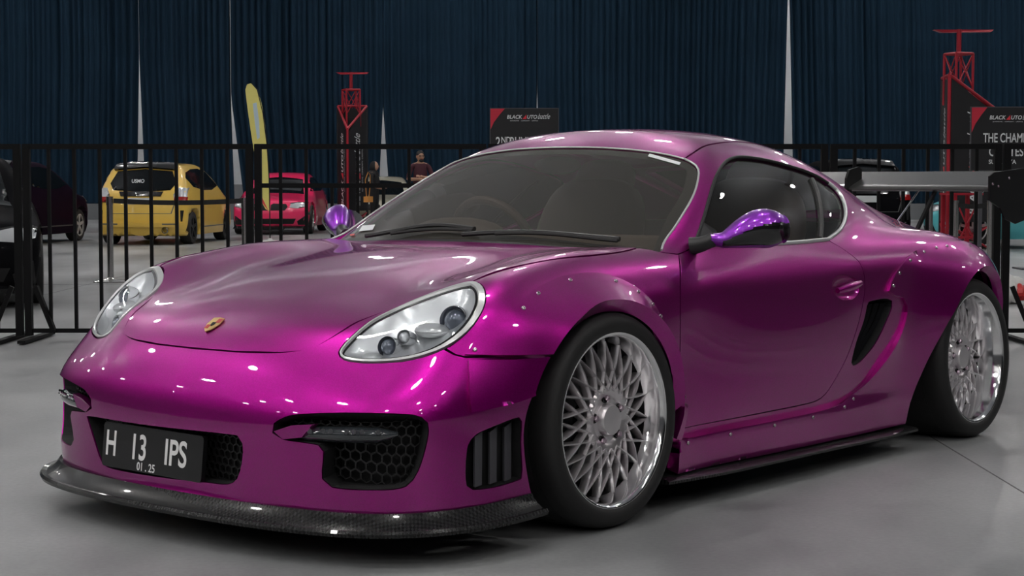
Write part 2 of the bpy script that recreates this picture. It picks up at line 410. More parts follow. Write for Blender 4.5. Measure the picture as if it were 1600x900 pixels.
def inset(q, g):
    if g == 0: return q
    area = .5 * np.sum(q[:, 0] * np.roll(q[:, 1], -1) - np.roll(q[:, 0], -1) * q[:, 1])
    t = np.roll(q, -1, 0) - np.roll(q, 1, 0); t /= np.linalg.norm(t, axis=1, keepdims=True) + 1e-12
    n = np.stack([-t[:, 1], t[:, 0]], -1) * (1 if area > 0 else -1); return q + n * g
def tri2d(polys, h):
    """triangulate the first polygon minus the others with interior points every h"""
    lo, hi = polys[0].min(0), polys[0].max(0); xs = np.arange(lo[0], hi[0], h); ys = np.arange(lo[1], hi[1], h * .87)
    G = np.array([(x + (h / 2 if j % 2 else 0), y) for j, y in enumerate(ys) for x in xs]); keep = inside(polys[0], G)
    for p in polys[1:]: keep &= ~inside(p, G)
    G = G[keep]; B = np.concatenate(polys)
    ok = np.ones(len(G), bool)
    for i in range(0, len(G), 4000):
        g = G[i:i + 4000]; d = np.full(len(g), 9.)
        for j in range(0, len(B), 400): d = np.minimum(d, ((g[:, None] - B[None, j:j + 400])**2).sum(-1).min(1))
        ok[i:i + 4000] = d > (h * .45)**2
    G = G[ok]; E = []; k = 0
    for p in polys: E += [(k + i, k + (i + 1) % len(p)) for i in range(len(p))]; k += len(p)
    r = delaunay_2d_cdt([Vector(v) for v in np.concatenate([B, G])], E, [], 0, 1e-7)
    V = np.array([tuple(v) for v in r[0]]); T = np.array([f for f in r[2] if len(f) == 3]); c = V[T].mean(1); k = inside(polys[0], c)
    for p in polys[1:]: k &= ~inside(p, c)
    return V, T[k]
def surf(par, q, F=None):
    F = F or Fc; O, D, t0, t1 = par.ray(q); t = cast(O, D, t0, t1, 60, 26, F); bad = np.isnan(t)
    if bad.any(): t[bad] = np.nanmedian(t) if (~bad).any() else .8
    return O + t[:, None] * D
def patch(name, par, loop, h=.018, holes=(), m='paint', parent=None, off=0.0, flange=.016, gap=.002, disp=None, mirror=False, fdir=None, both=False, F=None):
    """trimmed panel on the car surface. loop/holes: 3d points near the surface"""
    polys = [inset(resample(par.to(np.asarray(loop)), h * .7), gap)] + [inset(resample(par.to(np.asarray(x)), h * .6), -gap * .5) for x in holes]
    V2, T = tri2d(polys, h); P = surf(par, V2, F); N = grad(P, F or Fc)
    if off: P = P + N * off
    if disp is not None: P = P + disp(P, N)
    fn = np.cross(P[T[:, 1]] - P[T[:, 0]], P[T[:, 2]] - P[T[:, 0]]); fl = (fn * N[T].mean(1)).sum(1) < 0; T[fl] = T[fl][:, ::-1]
    if disp is not None:
        fn = np.cross(P[T[:, 1]] - P[T[:, 0]], P[T[:, 2]] - P[T[:, 0]]); N = np.zeros_like(P)
        for k in range(3): np.add.at(N, T[:, k], fn)
        N /= np.linalg.norm(N, axis=1, keepdims=True) + 1e-12
    faces = [tuple(t) for t in T]; VN = [N[i] for t in T for i in t]
    VV = list(P)
    if flange:
        cnt = {}
        for t in T:
            for a, b in ((t[0], t[1]), (t[1], t[2]), (t[2], t[0])): cnt[(a, b)] = 1
        be = [(a, b) for (a, b) in cnt if (b, a) not in cnt]; idx = {}
        for a, b in be:
            for i in (a, b):
                if i not in idx: idx[i] = len(VV); VV.append(P[i] + (np.array(fdir) * flange if fdir is not None else -N[i] * flange))
        for a, b in be:
            f = (b, a, idx[a], idx[b]); n = np.cross(VV[f[1]] - VV[f[0]], VV[f[2]] - VV[f[0]]); n = n / (np.linalg.norm(n) + 1e-12); faces.append(f); VN += [n] * 4
    o = mesh_obj(name, VV, faces, m, parent, normals=VN)
    if not both and not mirror: return o
    W = [(p[0], -p[1], p[2]) for p in VV]; f2 = [f[::-1] for f in faces]; n2 = []; k = 0
    for f in faces:
        n2 += [(n[0], -n[1], n[2]) for n in VN[k:k + len(f)][::-1]]; k += len(f)
    return o, mesh_obj(name, W, f2, m, parent, normals=n2)
def sym(half):
    """close a left half outline (running from centre line to centre line) with its mirror image"""
    half = np.asarray(half); r = half[::-1] * [1, -1, 1]
    if abs(half[-1][1]) < 1e-6: r = r[1:]
    if abs(half[0][1]) < 1e-6: r = r[:-1]
    return np.concatenate([half, r])
def P3(pts, par=None):
    """drop (u,z) or (u,v) pairs onto the surface"""
    return np.asarray(pts, float)
# ================================================================== THE PURPLE COUPE
CAR_ANG = 0.6944
CF = Vector((-math.sin(CAR_ANG), -math.cos(CAR_ANG), 0)); CL = Vector((math.cos(CAR_ANG), -math.sin(CAR_ANG), 0)); CO = Vector((-0.385, 5.616, 0))
paint_mat('paint', (.40, .003, .255), metal=.96, rough=.36)
paint_mat('paint_violet', (.26, .03, .48), metal=.80, rough=.34)
carbon_mat('carbon'); mat('gloss_black', (.008, .008, .009), .12, 0, coat=.6); mat('satin_black', (.012, .012, .013), .45); mat('matt_black', (.006, .006, .007), .8)
mat('rubber', (.010, .010, .0105), .62, 0, bump=(300, .15)); mat('chrome', (.86, .86, .88), .09, 1.0); mat('polished_lip', (.92, .92, .93), .12, 1.0); mat('brushed_alloy', (.72, .69, .71), .30, .88)
mat('silver_paint', (.66, .67, .68), .28, .45, coat=.5); mat('reflector', (.85, .86, .88), .30, .75); mat('lamp_lens', (.16, .18, .23), .05, .5, coat=1.0)
mat('bright_bolt', (.62, .50, .58), .25, 1.0); mat('brake_iron', (.05, .05, .055), .5, .5); mat('grey_plastic', (.07, .07, .08), .5); mat('drl_smoke', (.03, .035, .04), .08, .1, coat=1.0)
mat('plate_black', (.006, .006, .007), .35, coat=.3); mat('plate_white', (.80, .80, .80), .5); mat('sticker_white', (.72, .74, .76), .4); mat('sticker_red', (.6, .02, .03), .4)
mat('leather_brown', (.055, .032, .018), .55, bump=(120, .2)); mat('dash_brown', (.075, .055, .038), .6, bump=(150, .2)); mat('cabin_black', (.012, .011, .010), .7); mat('gold', (.75, .50, .20), .3, .9); mat('crest_red', (.45, .02, .02), .4)
glass_mat('tinted_glass', (.74, .72, .68), haze=.06); glass_mat('side_glass', (.74, .75, .74), haze=.012); glass_mat('clear_cover', (.93, .95, .96), ior=1.45)
car = empty('sports_car', CO, math.atan2(CF.y, CF.x), 'low magenta purple widebody sports coupe with multi-spoke wheels, black plate reading H 13 IPS', 'car')
def arc(cx, cz, r, a0, a1, n=24):
    a = np.radians(np.linspace(a0, a1, n)); return np.stack([cx + r * np.cos(a), cz + r * np.sin(a)], -1)
def uz(pts, v=.87):
    p = np.asarray(pts, float); return np.stack([p[:, 0], np.full(len(p), v), p[:, 1]], -1)
# ---- outlines shared by neighbouring panels (car coordinates)
HOOD_FRONT = crv([(.833, 0, .541), (.831, .10, .542), (.825, .20, .543), (.804, .335, .55), (.770, .420, .568), (.712, .460, .602), (.65, .478, .632), (.575, .518, .665), (.505, .570, .70), (.445, .626, .727), (.414, .668, .742), (.404, .695, .745)], .02)
HOOD_SIDE = crv([(.404, .695, .745), (.30, .704, .766), (.11, .727, .793), (-.096, .742, .80), (-.25, .738, .807), (-.36, .715, .815)], .03)
COWL = crv([(-.36, .715, .815), (-.335, .60, .826), (-.295, .42, .836), (-.262, .20, .84), (-.25, 0, .84)], .03)
LAMP = crv([(.741, .497, .552), (.697, .487, .580), (.622, .506, .633), (.528, .563, .688), (.457, .624, .724), (.412, .680, .741), (.411, .717, .741), (.435, .768, .722), (.482, .806, .676), (.544, .803, .619), (.608, .760, .570), (.668, .685, .539), (.721, .590, .529), (.754, .533, .537)], .015, closed=True)
SEAM = crv([(.606, .763, .566), (.598, .795, .557), (.58, .825, .551), (.45, .858, .546), (.28, .868, .541)], .03)
DOOR_F = crv([(-.486, .793, .795), (-.441, .825, .751), (-.40, .854, .693), (-.384, .866, .594), (-.394, .86, .392), (-.412, .847, .245)], .03)
DOOR_B = crv([(-.412, .847, .245), (-.83, .86, .25), (-1.15, .865, .253), (-1.235, .865, .258), (-1.294, .868, .277), (-1.358, .875, .332), (-1.423, .879, .396), (-1.510, .879, .519), (-1.555, .876, .619), (-1.566, .869, .684), (-1.556, .853, .735), (-1.525, .84, .762), (-1.47, .82, .795)], .025, sharp=(0,))
DLO = crv([(-1.415, .800, .818), (-1.552, .773, .850), (-1.655, .737, .895), (-1.722, .692, .947), (-1.738, .651, .993), (-1.652, .626, 1.041), (-1.459, .615, 1.078), (-1.296, .595, 1.102), (-1.145, .585, 1.110), (-1.037, .603, 1.090), (-.906, .644, 1.032), (-.773, .697, .949), (-.583, .776, .815)], .025)
BELT = crv([(-.583, .776, .815), (-.80, .79, .815), (-1.121, .806, .813), (-1.415, .800, .818)], .04)
WS_SIDE = crv([(-.415, .772, .800), (-.50, .742, .845), (-.582, .713, .884), (-.75, .668, .983), (-.862, .614, 1.056), (-.893, .580, 1.081), (-.902, .525, 1.101)], .025)
WS_TOP = crv([(-.902, .525, 1.101), (-.894, .418, 1.124), (-.880, .27, 1.142), (-.868, .10, 1.149), (-.866, 0, 1.150)], .03)
# ---- bonnet
patch('hood', TOPP, sym(np.concatenate([HOOD_FRONT[:-1], HOOD_SIDE[:-1], COWL])), .022, m='paint', parent=car, gap=.0025)
# ---- front bumper: openings first
FA = (0.0, .335)          # front arch centre (u, z)
AR = .352
arch_f = crv(uz([(.275, .540), (.308, .492), (.345, .441), (.382, .382), (.396, .32), (.387, .247), (.365, .172), (.350, .138)], .87), .02)
bump_half = np.concatenate([HOOD_FRONT[:len(HOOD_FRONT) - 12], LAMP[::-1][0:0]])
def seg(loop, a, b):
    """points of a closed loop from the one nearest a to the one nearest b, forwards"""
    i = int(np.argmin(((loop - a)**2).sum(1))); j = int(np.argmin(((loop - b)**2).sum(1)))
    return loop[i:j + 1] if j >= i else np.concatenate([loop[i:], loop[:j + 1]])
lamp_low = seg(LAMP[::-1], (.528, .563, .688), (.606, .763, .566))
BOT = crv([(.352, .87, .132), (.50, .862, .13), (.64, .83, .13), (.76, .75, .13), (.84, .62, .13), (.89, .42, .13), (.912, .2, .13), (.918, 0, .13)], .03)
bump = np.concatenate([seg(HOOD_FRONT, (.833, 0, .541), (.535, .546, .685)), lamp_low, SEAM[1:], arch_f, BOT])
i0 = 0
PLATE_OP = crv([(.893, -.435, .312), (.92, -.10, .318), (.917, .275, .322), (.915, .292, .300), (.912, .285, .25), (.910, .262, .20), (.912, .225, .180), (.918, .10, .175), (.90, -.33, .168), (.897, -.37, .185), (.893, -.42, .28)], .02, closed=True, sharp=())
INTAKE = crv([(.902, .408, .366), (.888, .465, .392), (.839, .633, .407), (.745, .778, .405), (.716, .803, .383), (.716, .800, .335), (.734, .785, .255), (.757, .763, .214), (.80, .69, .205), (.853, .58, .204), (.862, .553, .225), (.862, .560, .30), (.868, .545, .318), (.90, .44, .325), (.906, .405, .340)], .02, closed=True)
GILL = crv([(.606, .848, .205), (.608, .853, .312), (.580, .860, .342), (.50, .873, .362), (.42, .876, .372), (.408, .875, .360), (.411, .874, .30), (.402, .872, .225), (.405, .872, .200), (.56, .86, .190)], .02, closed=True)
mirp = lambda L: np.asarray(L)[::-1] * [1, -1, 1]
patch('front_bumper', NOSEP, sym(bump), .016, holes=[PLATE_OP, INTAKE, mirp(INTAKE), GILL, mirp(GILL)], m='paint', parent=car, gap=.0025, flange=.02)
def recess(name, par, loop, depth, m, h=.03, shrink=.0, both=False):
    """dark pocket behind an opening: wall + floor"""
    q = resample(par.to(np.asarray(loop)), .02); V2, T = tri2d([q], h); P = surf(par, V2); N = grad(P); nb = len(q)
    B = P[:nb] + N[:nb] * -.004; G = P - N * depth; V = list(G) + list(B); faces = [tuple(t) for t in T]; o = len(P)
    faces += [(i, (i + 1) % nb, o + (i + 1) % nb, o + i) for i in range(nb)]
    r = [mesh_obj(name, V, faces, m, car, smooth=False)]
    if both: r.append(mesh_obj(name, [(a, -b, c) for a, b, c in V], [f[::-1] for f in faces], m, car, smooth=False))
    return r
recess('plate_recess', NOSEP, PLATE_OP, .07, 'matt_black'); recess('intake_recess', NOSEP, INTAKE, .11, 'matt_black', both=True); recess('gill_recess', NOSEP, GILL, .035, 'satin_black', both=True)
# honeycomb grille inside the lower openings
def honeycomb(name, par, loop, depth, r=.014, w=.0022, both=False, ymax=None):
    q = resample(par.to(np.asarray(loop)), .02); lo, hi = q.min(0), q.max(0); V = []; F = []
    mb = MB(); pts = []
    dx, dy = r * 1.732, r * 1.5; j = 0; y = lo[1]
    while y < hi[1]:
        x = lo[0] + (dx / 2 if j % 2 else 0)
        while x < hi[0]: pts.append((x, y)); x += dx
        y += dy; j += 1
    pts = np.array(pts); pts = pts[inside(q, pts)]
    if len(pts) == 0: return
    ang = np.radians(np.arange(6) * 60 + 30); C = (pts[:, None, :] + r * np.stack([np.cos(ang), np.sin(ang)], -1)[None]).reshape(-1, 2)
    Pc = surf(par, C); Nc = grad(Pc); A = Pc - Nc * depth
    inner = (pts[:, None, :] + (r - w) * np.stack([np.cos(ang), np.sin(ang)], -1)[None]).reshape(-1, 2); Pi = surf(par, inner); Ni = grad(Pi); Bq = Pi - Ni * depth; Cq = Pi - Ni * (depth + .008)
    n = len(A); V = list(A) + list(Bq) + list(Cq)
    for k in range(len(pts)):
        for e in range(6):
            a, b = k * 6 + e, k * 6 + (e + 1) % 6; F.append((a, b, n + b, n + a)); F.append((n + a, n + b, 2 * n + b, 2 * n + a))
    o = mesh_obj(name, V, F, 'satin_black', car, smooth=False); o['kind'] = 'stuff'
    if both: o2 = mesh_obj(name, [(a, -b, c) for a, b, c in V], [f[::-1] for f in F], 'satin_black', car, smooth=False); o2['kind'] = 'stuff'
honeycomb('honeycomb_grille', NOSEP, PLATE_OP, .045); honeycomb('honeycomb_grille', NOSEP, INTAKE, .06, both=True)
# gill slats
for k in range(3):
    u = .565 - k * .062; s = [(u, .20), (u, .352 - 0 * k)]
    for sg in (1, -1):
        mb = MB(); mb.prism([(u + .020, sg * .858, .198), (u - .022, sg * .846, .198), (u - .024, sg * .846, .345 + .006 * k), (u + .018, sg * .856, .335 + .006 * k)], (0, 0, 0), (-.006, -sg * .012, 0)); mb.build('gill_slat', 'grey_plastic', car, smooth=False)
# daytime light bar across each intake
def on(par, pts, off=0.0):
    q = par.to(np.asarray(pts, float)); P = surf(par, q); return P + grad(P) * off
for sg in (1, -1):
    c = on(NOSEP, crv([(.895, .47, .330), (.875, .53, .342), (.83, .63, .346), (.795, .69, .348), (.765, .735, .352)], .02), -.030); n = len(c)
    rad = np.interp(np.linspace(0, 1, n), [0, .12, .5, .85, 1], [.008, .020, .023, .021, .006])
    V = []; F = []; K = 14
    for i in range(n):
        d = c[min(i + 1, n - 1)] - c[max(i - 1, 0)]; d /= np.linalg.norm(d); s = np.array([d[1], -d[0], 0]); s /= np.linalg.norm(s)
        if s[0] < 0: s = -s
        for j in range(K):
            a = 2 * PI * j / K; V.append(c[i] + s * math.cos(a) * rad[i] * 1.1 + np.array([0, 0, 1.0]) * math.sin(a) * rad[i])
    F = [(i * K + j, i * K + (j + 1) % K, (i + 1) * K + (j + 1) % K, (i + 1) * K + j) for i in range(n - 1) for j in range(K)] + [tuple(range(K)), tuple((n - 1) * K + j for j in range(K))]
    if sg < 0: V = [(a, -b, z) for a, b, z in V]
    bar = MB().add(V, F).build('running_light', 'drl_smoke', car); bar['label'] = 'smoked daytime running light bar across the intake'
    for t in np.linspace(.22, .86, 7):
        p = c[int(t * (n - 1))] + np.array([.012, .010, .010])
        MB().cyl((p[0], sg * p[1], p[2]), (p[0] + .010, sg * (p[1] + .006), p[2] + .002), .007, n=10).build('diode', 'chrome', bar)
    # painted blade at the inner end of the bar
    b1 = on(NOSEP, [(.905, .41, .345), (.89, .465, .365), (.875, .53, .372), (.885, .50, .335), (.90, .44, .325)], .002)
    if sg < 0: b1 = b1 * [1, -1, 1]
    MB().prism([tuple(x) for x in b1], (0, 0, 0), (-.025, 0, 0)).build('intake_blade', 'paint', car, smooth=False)
# splitter lip
def splitter():
    base = crv([(.36, .885, .115), (.50, .882, .110), (.64, .855, .106), (.76, .785, .103), (.85, .65, .100), (.905, .45, .100), (.93, .22, .100), (.936, 0, .100)], .03)
    full = np.concatenate([base, base[::-1][1:] * [1, -1, 1]]); n = len(full); V = []; F = []
    up = np.abs(np.linspace(-1, 1, n)); rise = np.clip((np.abs(full[:, 1]) - .55) / .33, 0, 1)**2 * .0
    d = np.gradient(full, axis=0); d /= np.linalg.norm(d, axis=1, keepdims=True); nor = np.stack([d[:, 1], -d[:, 0], 0 * d[:, 0]], -1)
    if nor[n // 2][0] < 0: nor = -nor
    prof = [(-.06, .040), (-.012, .038), (.004, .018), (.028, .000), (.044, .002), (.050, -.006), (.046, -.016), (.02, -.022), (-.08, -.022)]
    for i in range(n):
        for a, b in prof: V.append(full[i] + nor[i] * a + np.array([0, 0, b + rise[i]]))
    K = len(prof)
    F = [(i * K + j, i * K + j + 1, (i + 1) * K + j + 1, (i + 1) * K + j) for i in range(n - 1) for j in range(K - 1)] + [tuple(range(K)), tuple((n - 1) * K + j for j in range(K))]
    return MB().add(V, F).build('front_splitter', 'carbon', car, angle=28)
splitter()
# number plate
def frame_on(u_mid, v_mid, z_mid):
    p = on(NOSEP, [(u_mid, v_mid, z_mid)]); n = grad(p)[0]; n[2] = 0; n /= np.linalg.norm(n); return p[0], n
pl = on(NOSEP, [(.91, -.340, .305), (.926, .139, .31), (.916, .138, .179), (.902, -.329, .174)], .006)
pc = pl.mean(0); rt = (pl[1] - pl[0] + pl[2] - pl[3]); rt[2] = 0; wid = np.linalg.norm(rt) / 2; rt /= np.linalg.norm(rt); upv = np.array([0, 0, 1.0]); upv = upv - np.array([.10, 0, 0]); upv -= rt * (upv @ rt); upv /= np.linalg.norm(upv); nv = np.cross(rt, upv)
mb = MB(); hw, hh = wid / 2, .066
poly = []
for cx, cy, a0 in ((hw - .012, hh - .012, 0), (-hw + .012, hh - .012, 90), (-hw + .012, -hh + .012, 180), (hw - .012, -hh + .012, 270)):
    for a in (0, 30, 60, 90): poly.append(tuple(pc + rt * (cx + .012 * math.cos(math.radians(a0 + a))) + upv * (cy + .012 * math.sin(math.radians(a0 + a)))))
plate = mb.prism(poly, tuple(-nv * .012), tuple(nv * .002)).build('number_plate', 'plate_black', car); plate['label'] = 'black plate with white characters H 13 IPS'
pr = MB()
for (a, b, c, d) in ((-hw + .005, hh - .006, hw - .005, hh - .006), (-hw + .005, -hh + .006, hw - .005, -hh + .006)): pass
for s, x, sx, sz, y in (('H', -.226, .74, .072, -.030), ('13', -.104, .80, .072, -.030), ('IPS', .062, .84, .072, -.030), ('01 . 25', -.064, .95, .023, -.061)):
    text_obj('plate_lettering', s, 'plate_white', plate, tuple(pc + rt * (x * wid / .48) + upv * y + nv * .002), tuple(rt), tuple(upv), sz, sx, bold=.018)
# ---- headlights
for sg in (1, -1):
    S = np.array([1, sg, 1.0])
    root = None
    def lamp_ring(loop_out, loop_in, off_o, off_i, m, name):
        n = len(loop_out); V = list(loop_out) + list(loop_in); F = [(i, (i + 1) % n, n + (i + 1) % n, n + i) for i in range(n)]
        return mesh_obj(name, np.array(V) * S, [f if sg > 0 else f[::-1] for f in F], m, None)
    q = resample(NOSEP.to(LAMP), .012); cq = q.mean(0)
    def ring(g, off):
        qq = inset(q, g); P = surf(NOSEP, qq); return P + grad(P) * off
    wv = np.interp(np.arange(len(q)), [0, len(q)], [0, 1])
    # bezel: chrome-silver band, wider at the rear outer end
    rear = np.clip((q[:, 0] - np.median(q[:, 0])) / (np.ptp(q[:, 0]) / 2), 0, 1)[:, None]
    def ring_w(g0, g1, off):
        a, b = inset(q, g0), inset(q, g1); qq = a * (1 - rear) + b * rear; P = surf(NOSEP, qq); return P + grad(P) * off
    levels = [ring_w(.001, .001, -.010), ring_w(.002, .002, .003), ring_w(.007, .016, .004), ring_w(.009, .019, -.004), ring_w(.012, .023, -.004)]
    n = len(q); V = np.concatenate(levels); F = [(k * n + i, k * n + (i + 1) % n, (k + 1) * n + (i + 1) % n, (k + 1) * n + i) for k in range(len(levels) - 1) for i in range(n)]
    root = MB().add([tuple(x * S) for x in V], F).build('headlight', 'silver_paint', car); root['label'] = 'oval clear headlight with silver surround and two round projectors'
    inner = (lambda a, b: a * (1 - rear) + b * rear)(inset(q, .012), inset(q, .023))
    # black gasket
    gl = [ring_w(.0085, .0185, -.002), ring_w(.0125, .0235, -.003)]
    MB().add([tuple(x * S) for x in np.concatenate(gl)], [(i, (i + 1) % n, n + (i + 1) % n, n + i) for i in range(n)]).build('gasket', 'gloss_black', root)
    # housing bowl
    V2, T = tri2d([inner], .02); P = surf(NOSEP, V2); N = grad(P); nb = len(inner)
    dd = np.array([np.min(np.linalg.norm(inner - x, axis=1)) for x in V2]); dep = .006 + .055 * np.clip(dd / .06, 0, 1)**.7
    bowl = P - N * dep[:, None]
    mesh_obj('reflector_bowl', bowl * S, [tuple(t) if sg > 0 else tuple(t[::-1]) for t in T], 'reflector', root)
    mesh_obj('lens_cover', (P - N * .002) * S, [tuple(t) if sg > 0 else tuple(t[::-1]) for t in T], 'clear_cover', root)
    # projectors, facing forward
    for (pu, pv, pz, r, nm) in ((.535, .728, .665, .034, 'high_beam'), (.668, .606, .594, .024, 'fog_beam'), (.626, .628, .620, .017, 'side_marker')):
        p = on(NOSEP, [(pu, pv, pz)], -.038)[0]; ax = np.array([.93, .25, .22]); ax /= np.linalg.norm(ax)
        mb = MB().lathe([(r * 1.25, -.02), (r * 1.28, .012), (r * 1.18, .018), (r * 1.02, .004), (r * .98, -.01)], tuple(p * S), tuple(ax * S), 28); pj = mb.build('projector_ring', 'chrome', root)
        MB().lathe([(r, .0), (r * .93, .010), (r * .72, .020), (r * .4, .027), (.0005, .029)], tuple(p * S), tuple(ax * S), 28).build('projector_lens', 'lamp_lens' if nm != 'side_marker' else 'reflector', root)
    # silver shrouds beside the projectors
    for (a, b, w) in (((.60, .66, .635), (.56, .70, .655), .036), ((.715, .565, .565), (.70, .59, .575), .024)):
        pa, pb = on(NOSEP, [a, b], -.045); MB().ellipsoid(tuple((pa + pb) / 2 * S), (w * 1.3, w * 1.5, w * .6), nu=16, nv=8).build('shroud', 'silver_paint', root)
# crest on the bonnet
ce = on(TOPP, [(.757, -.010, .60)], .002)[0]; cn = grad(ce[None])[0]; cr_ = np.array([0, 1.0, 0]); cu_ = np.cross(cn, cr_); cu_ /= np.linalg.norm(cu_)
if cu_[2] < 0: cu_ = -cu_
shield = [(-.024, .030), (0, .034), (.024, .030), (.026, .0), (.016, -.023), (0, -.036), (-.016, -.023), (-.026, .0)]
cg = MB().prism([tuple(ce + cr_ * a + cu_ * b) for a, b in shield], (0, 0, 0), tuple(cn * .003)).build('hood_crest', 'gold', car, smooth=False); cg['label'] = 'small gold shield crest on the nose'
for a, b, w, h in ((.012, .017, .018, .020), (-.012, -.012, .016, .018)):
    MB().prism([tuple(ce + cr_ * (a + sx * w / 2) + cu_ * (b + sy * h / 2)) for sx, sy in ((-1, -1), (1, -1), (1, 1), (-1, 1))], tuple(cn * .003), tuple(cn * .0036)).build('crest_field', 'crest_red', cg, smooth=False)
MB().prism([tuple(ce + cr_ * a + cu_ * b) for a, b in ((-.008, .009), (.008, .009), (.007, -.004), (0, -.010), (-.007, -.004))], tuple(cn * .003), tuple(cn * .004)).build('crest_field', 'matt_black', cg, smooth=False)
# ---- front fenders
fend = np.concatenate([HOOD_SIDE[::-1], seg(LAMP, (.411, .702, .742), (.606, .763, .566)), SEAM[1:], uz(arc(*FA, AR, 36, 180, 40), .87), [(-.352, .86, .12), (-.41, .845, .115), ], DOOR_F[::-1], [(-.44, .778, .803), (-.415, .765, .806)], [(-.385, .735, .812)]])
patch('front_fender', AXP, fend, .017, m='paint', parent=car, both=True, gap=.0022)
# ---- doors
HANDLE = np.array([(-1.428 + .098 * math.cos(a), .872, .647 + .046 * math.sin(a) + .006 * math.cos(a)) for a in np.linspace(0, 2 * PI, 40, endpoint=False)])
door_loop = np.concatenate([DOOR_F, DOOR_B[1:], BELT[::-1], [(-.52, .785, .802)]])
dl, dr = patch('door', SIDEP, door_loop, .02, holes=[HANDLE], m='paint', parent=car, both=True, gap=.0022)
q = resample(SIDEP.to(HANDLE), .012); V2, T = tri2d([q], .012); P = surf(SIDEP, V2); rr = np.hypot((P[:, 0] + 1.428) / .098, (P[:, 2] - .647) / .046); Pb = P - np.array([0, 1, 0]) * (.003 + .028 * np.clip(1 - rr**2, 0, 1)**.6)[:, None]
for d, sg in ((dl, 1), (dr, -1)):
    S = np.array([1, sg, 1.0]); mesh_obj('handle_cup', Pb * S, [tuple(t) if sg > 0 else tuple(t[::-1]) for t in T], 'paint', d)
    hp = [(-1.350, .880, .640), (-1.40, .889, .648), (-1.46, .890, .655), (-1.510, .884, .660)]
    MB().tube([(a, sg * b, c) for a, b, c in crv(hp, .01)], [.010 + .006 * math.sin(PI * t) for t in np.linspace(0, 1, len(crv(hp, .01)))], 12).build('door_handle', 'paint', d)
# ---- body side: pillars, roof rail, quarter panel, sill
RA = (-2.415, .335); RR = .365
SINT = crv([(-1.585, .878, .588), (-1.70, .883, .594), (-1.752, .886, .583), (-1.752, .886, .560), (-1.721, .884, .518), (-1.639, .879, .431), (-1.535, .874, .372), (-1.480, .876, .362), (-1.463, .876, .375), (-1.490, .880, .443), (-1.545, .879, .518), (-1.572, .879, .575)], .02, closed=True)
ROOF_SEAM = crv([(-.902, .525, 1.101), (-.968, .521, 1.124), (-1.088, .500, 1.150), (-1.30, .480, 1.165), (-1.6, .470, 1.14), (-1.85, .455, 1.09)], .04)
HATCH_S = crv([(-1.85, .455, 1.09), (-2.1, .435, 1.01), (-2.4, .42, .93), (-2.7, .41, .86), (-3.0, .41, .80), (-3.12, .40, .78)], .04)
side_loop = np.concatenate([[(-.415, .766, .806)], WS_SIDE[1:], ROOF_SEAM[1:], HATCH_S[1:], [(-3.12, .60, .70), (-3.12, .64, .5), (-3.12, .63, .3), (-3.12, .60, .20)], [(-2.82, .77, .18)], uz(arc(*RA, RR, 204, 45, 40), .89), crv(uz([(-2.10, .525), (-2.05, .47), (-1.995, .39), (-1.945, .28), (-1.895, .18), (-1.88, .112)], .87), .03), [(-.41, .845, .115)], DOOR_B, DLO[0:], [(-.52, .785, .800), (-.484, .79, .797), (-.44, .778, .803)]])
patch('body_side', AXP, side_loop, .018, holes=[SINT], m='paint', parent=car, both=True, gap=.0012)
patch('roof', TOPP, sym(np.concatenate([WS_TOP[::-1], ROOF_SEAM[1:], crv([(-1.85, .455, 1.09), (-1.90, .3, 1.1), (-1.92, 0, 1.11)], .04)[1:]])), .025, m='paint', parent=car, gap=.0025)
patch('rear_hatch', TOPP, sym(np.concatenate([crv([(-1.92, 0, 1.11), (-1.90, .3, 1.1), (-1.85, .455, 1.09)], .04), HATCH_S[1:], [(-3.16, .2, .78), (-3.17, 0, .78)]])), .03, holes=[sym(np.array([(-2.0, 0, 1.0), (-1.98, .25, 1.0), (-1.95, .38, 1.0), (-2.3, .37, 1.0), (-2.65, .34, .9), (-2.72, .2, .9), (-2.74, 0, .9)]))], m='paint', parent=car, gap=.003)
patch('rear_window', TOPP, sym(np.array([(-2.0, 0, 1.0), (-1.98, .25, 1.0), (-1.95, .38, 1.0), (-2.3, .37, 1.0), (-2.65, .34, .9), (-2.72, .2, .9), (-2.74, 0, .9)])), .04, m='side_glass', parent=car, off=-.003, flange=0, gap=0)
patch('rear_bumper', TAILP, sym(np.concatenate([[(-3.17, 0, .78)], HATCH_S[-2:-1] * 1, [(-3.12, .60, .70), (-3.12, .64, .5), (-3.12, .63, .3), (-3.12, .60, .20), (-3.25, .3, .18), (-3.28, 0, .18)]])), .03, m='paint', parent=car, gap=.003)
# side intake: pocket, blades
recess('side_intake', SIDEP, SINT, .07, 'matt_black', both=True)
for k, (du, w) in enumerate(((.052, .010), (.098, .010), (.145, .012))):
    a = on(SIDEP, crv([(-1.575 - du * 1.0, .88, .578), (-1.548 - du * .9, .88, .518), (-1.493 - du * .7, .88, .443), (-1.462 - du * .4, .88, .378)], .03), -.022)
    for sg in (1, -1):
        V = [tuple(p * [1, sg, 1]) for p in np.concatenate([a + [w, 0, 0], a + [-w, .006, 0], a + [-w, -.03, 0], a + [w, -.03, 0]])]; n = len(a)
        F = [((k2 * n + i), (k2 * n + i + 1), (((k2 + 1) % 4) * n + i + 1), (((k2 + 1) % 4) * n + i)) for k2 in range(4) for i in range(n - 1)]
        MB().add(V, F).build('intake_slat', 'gloss_black', car)
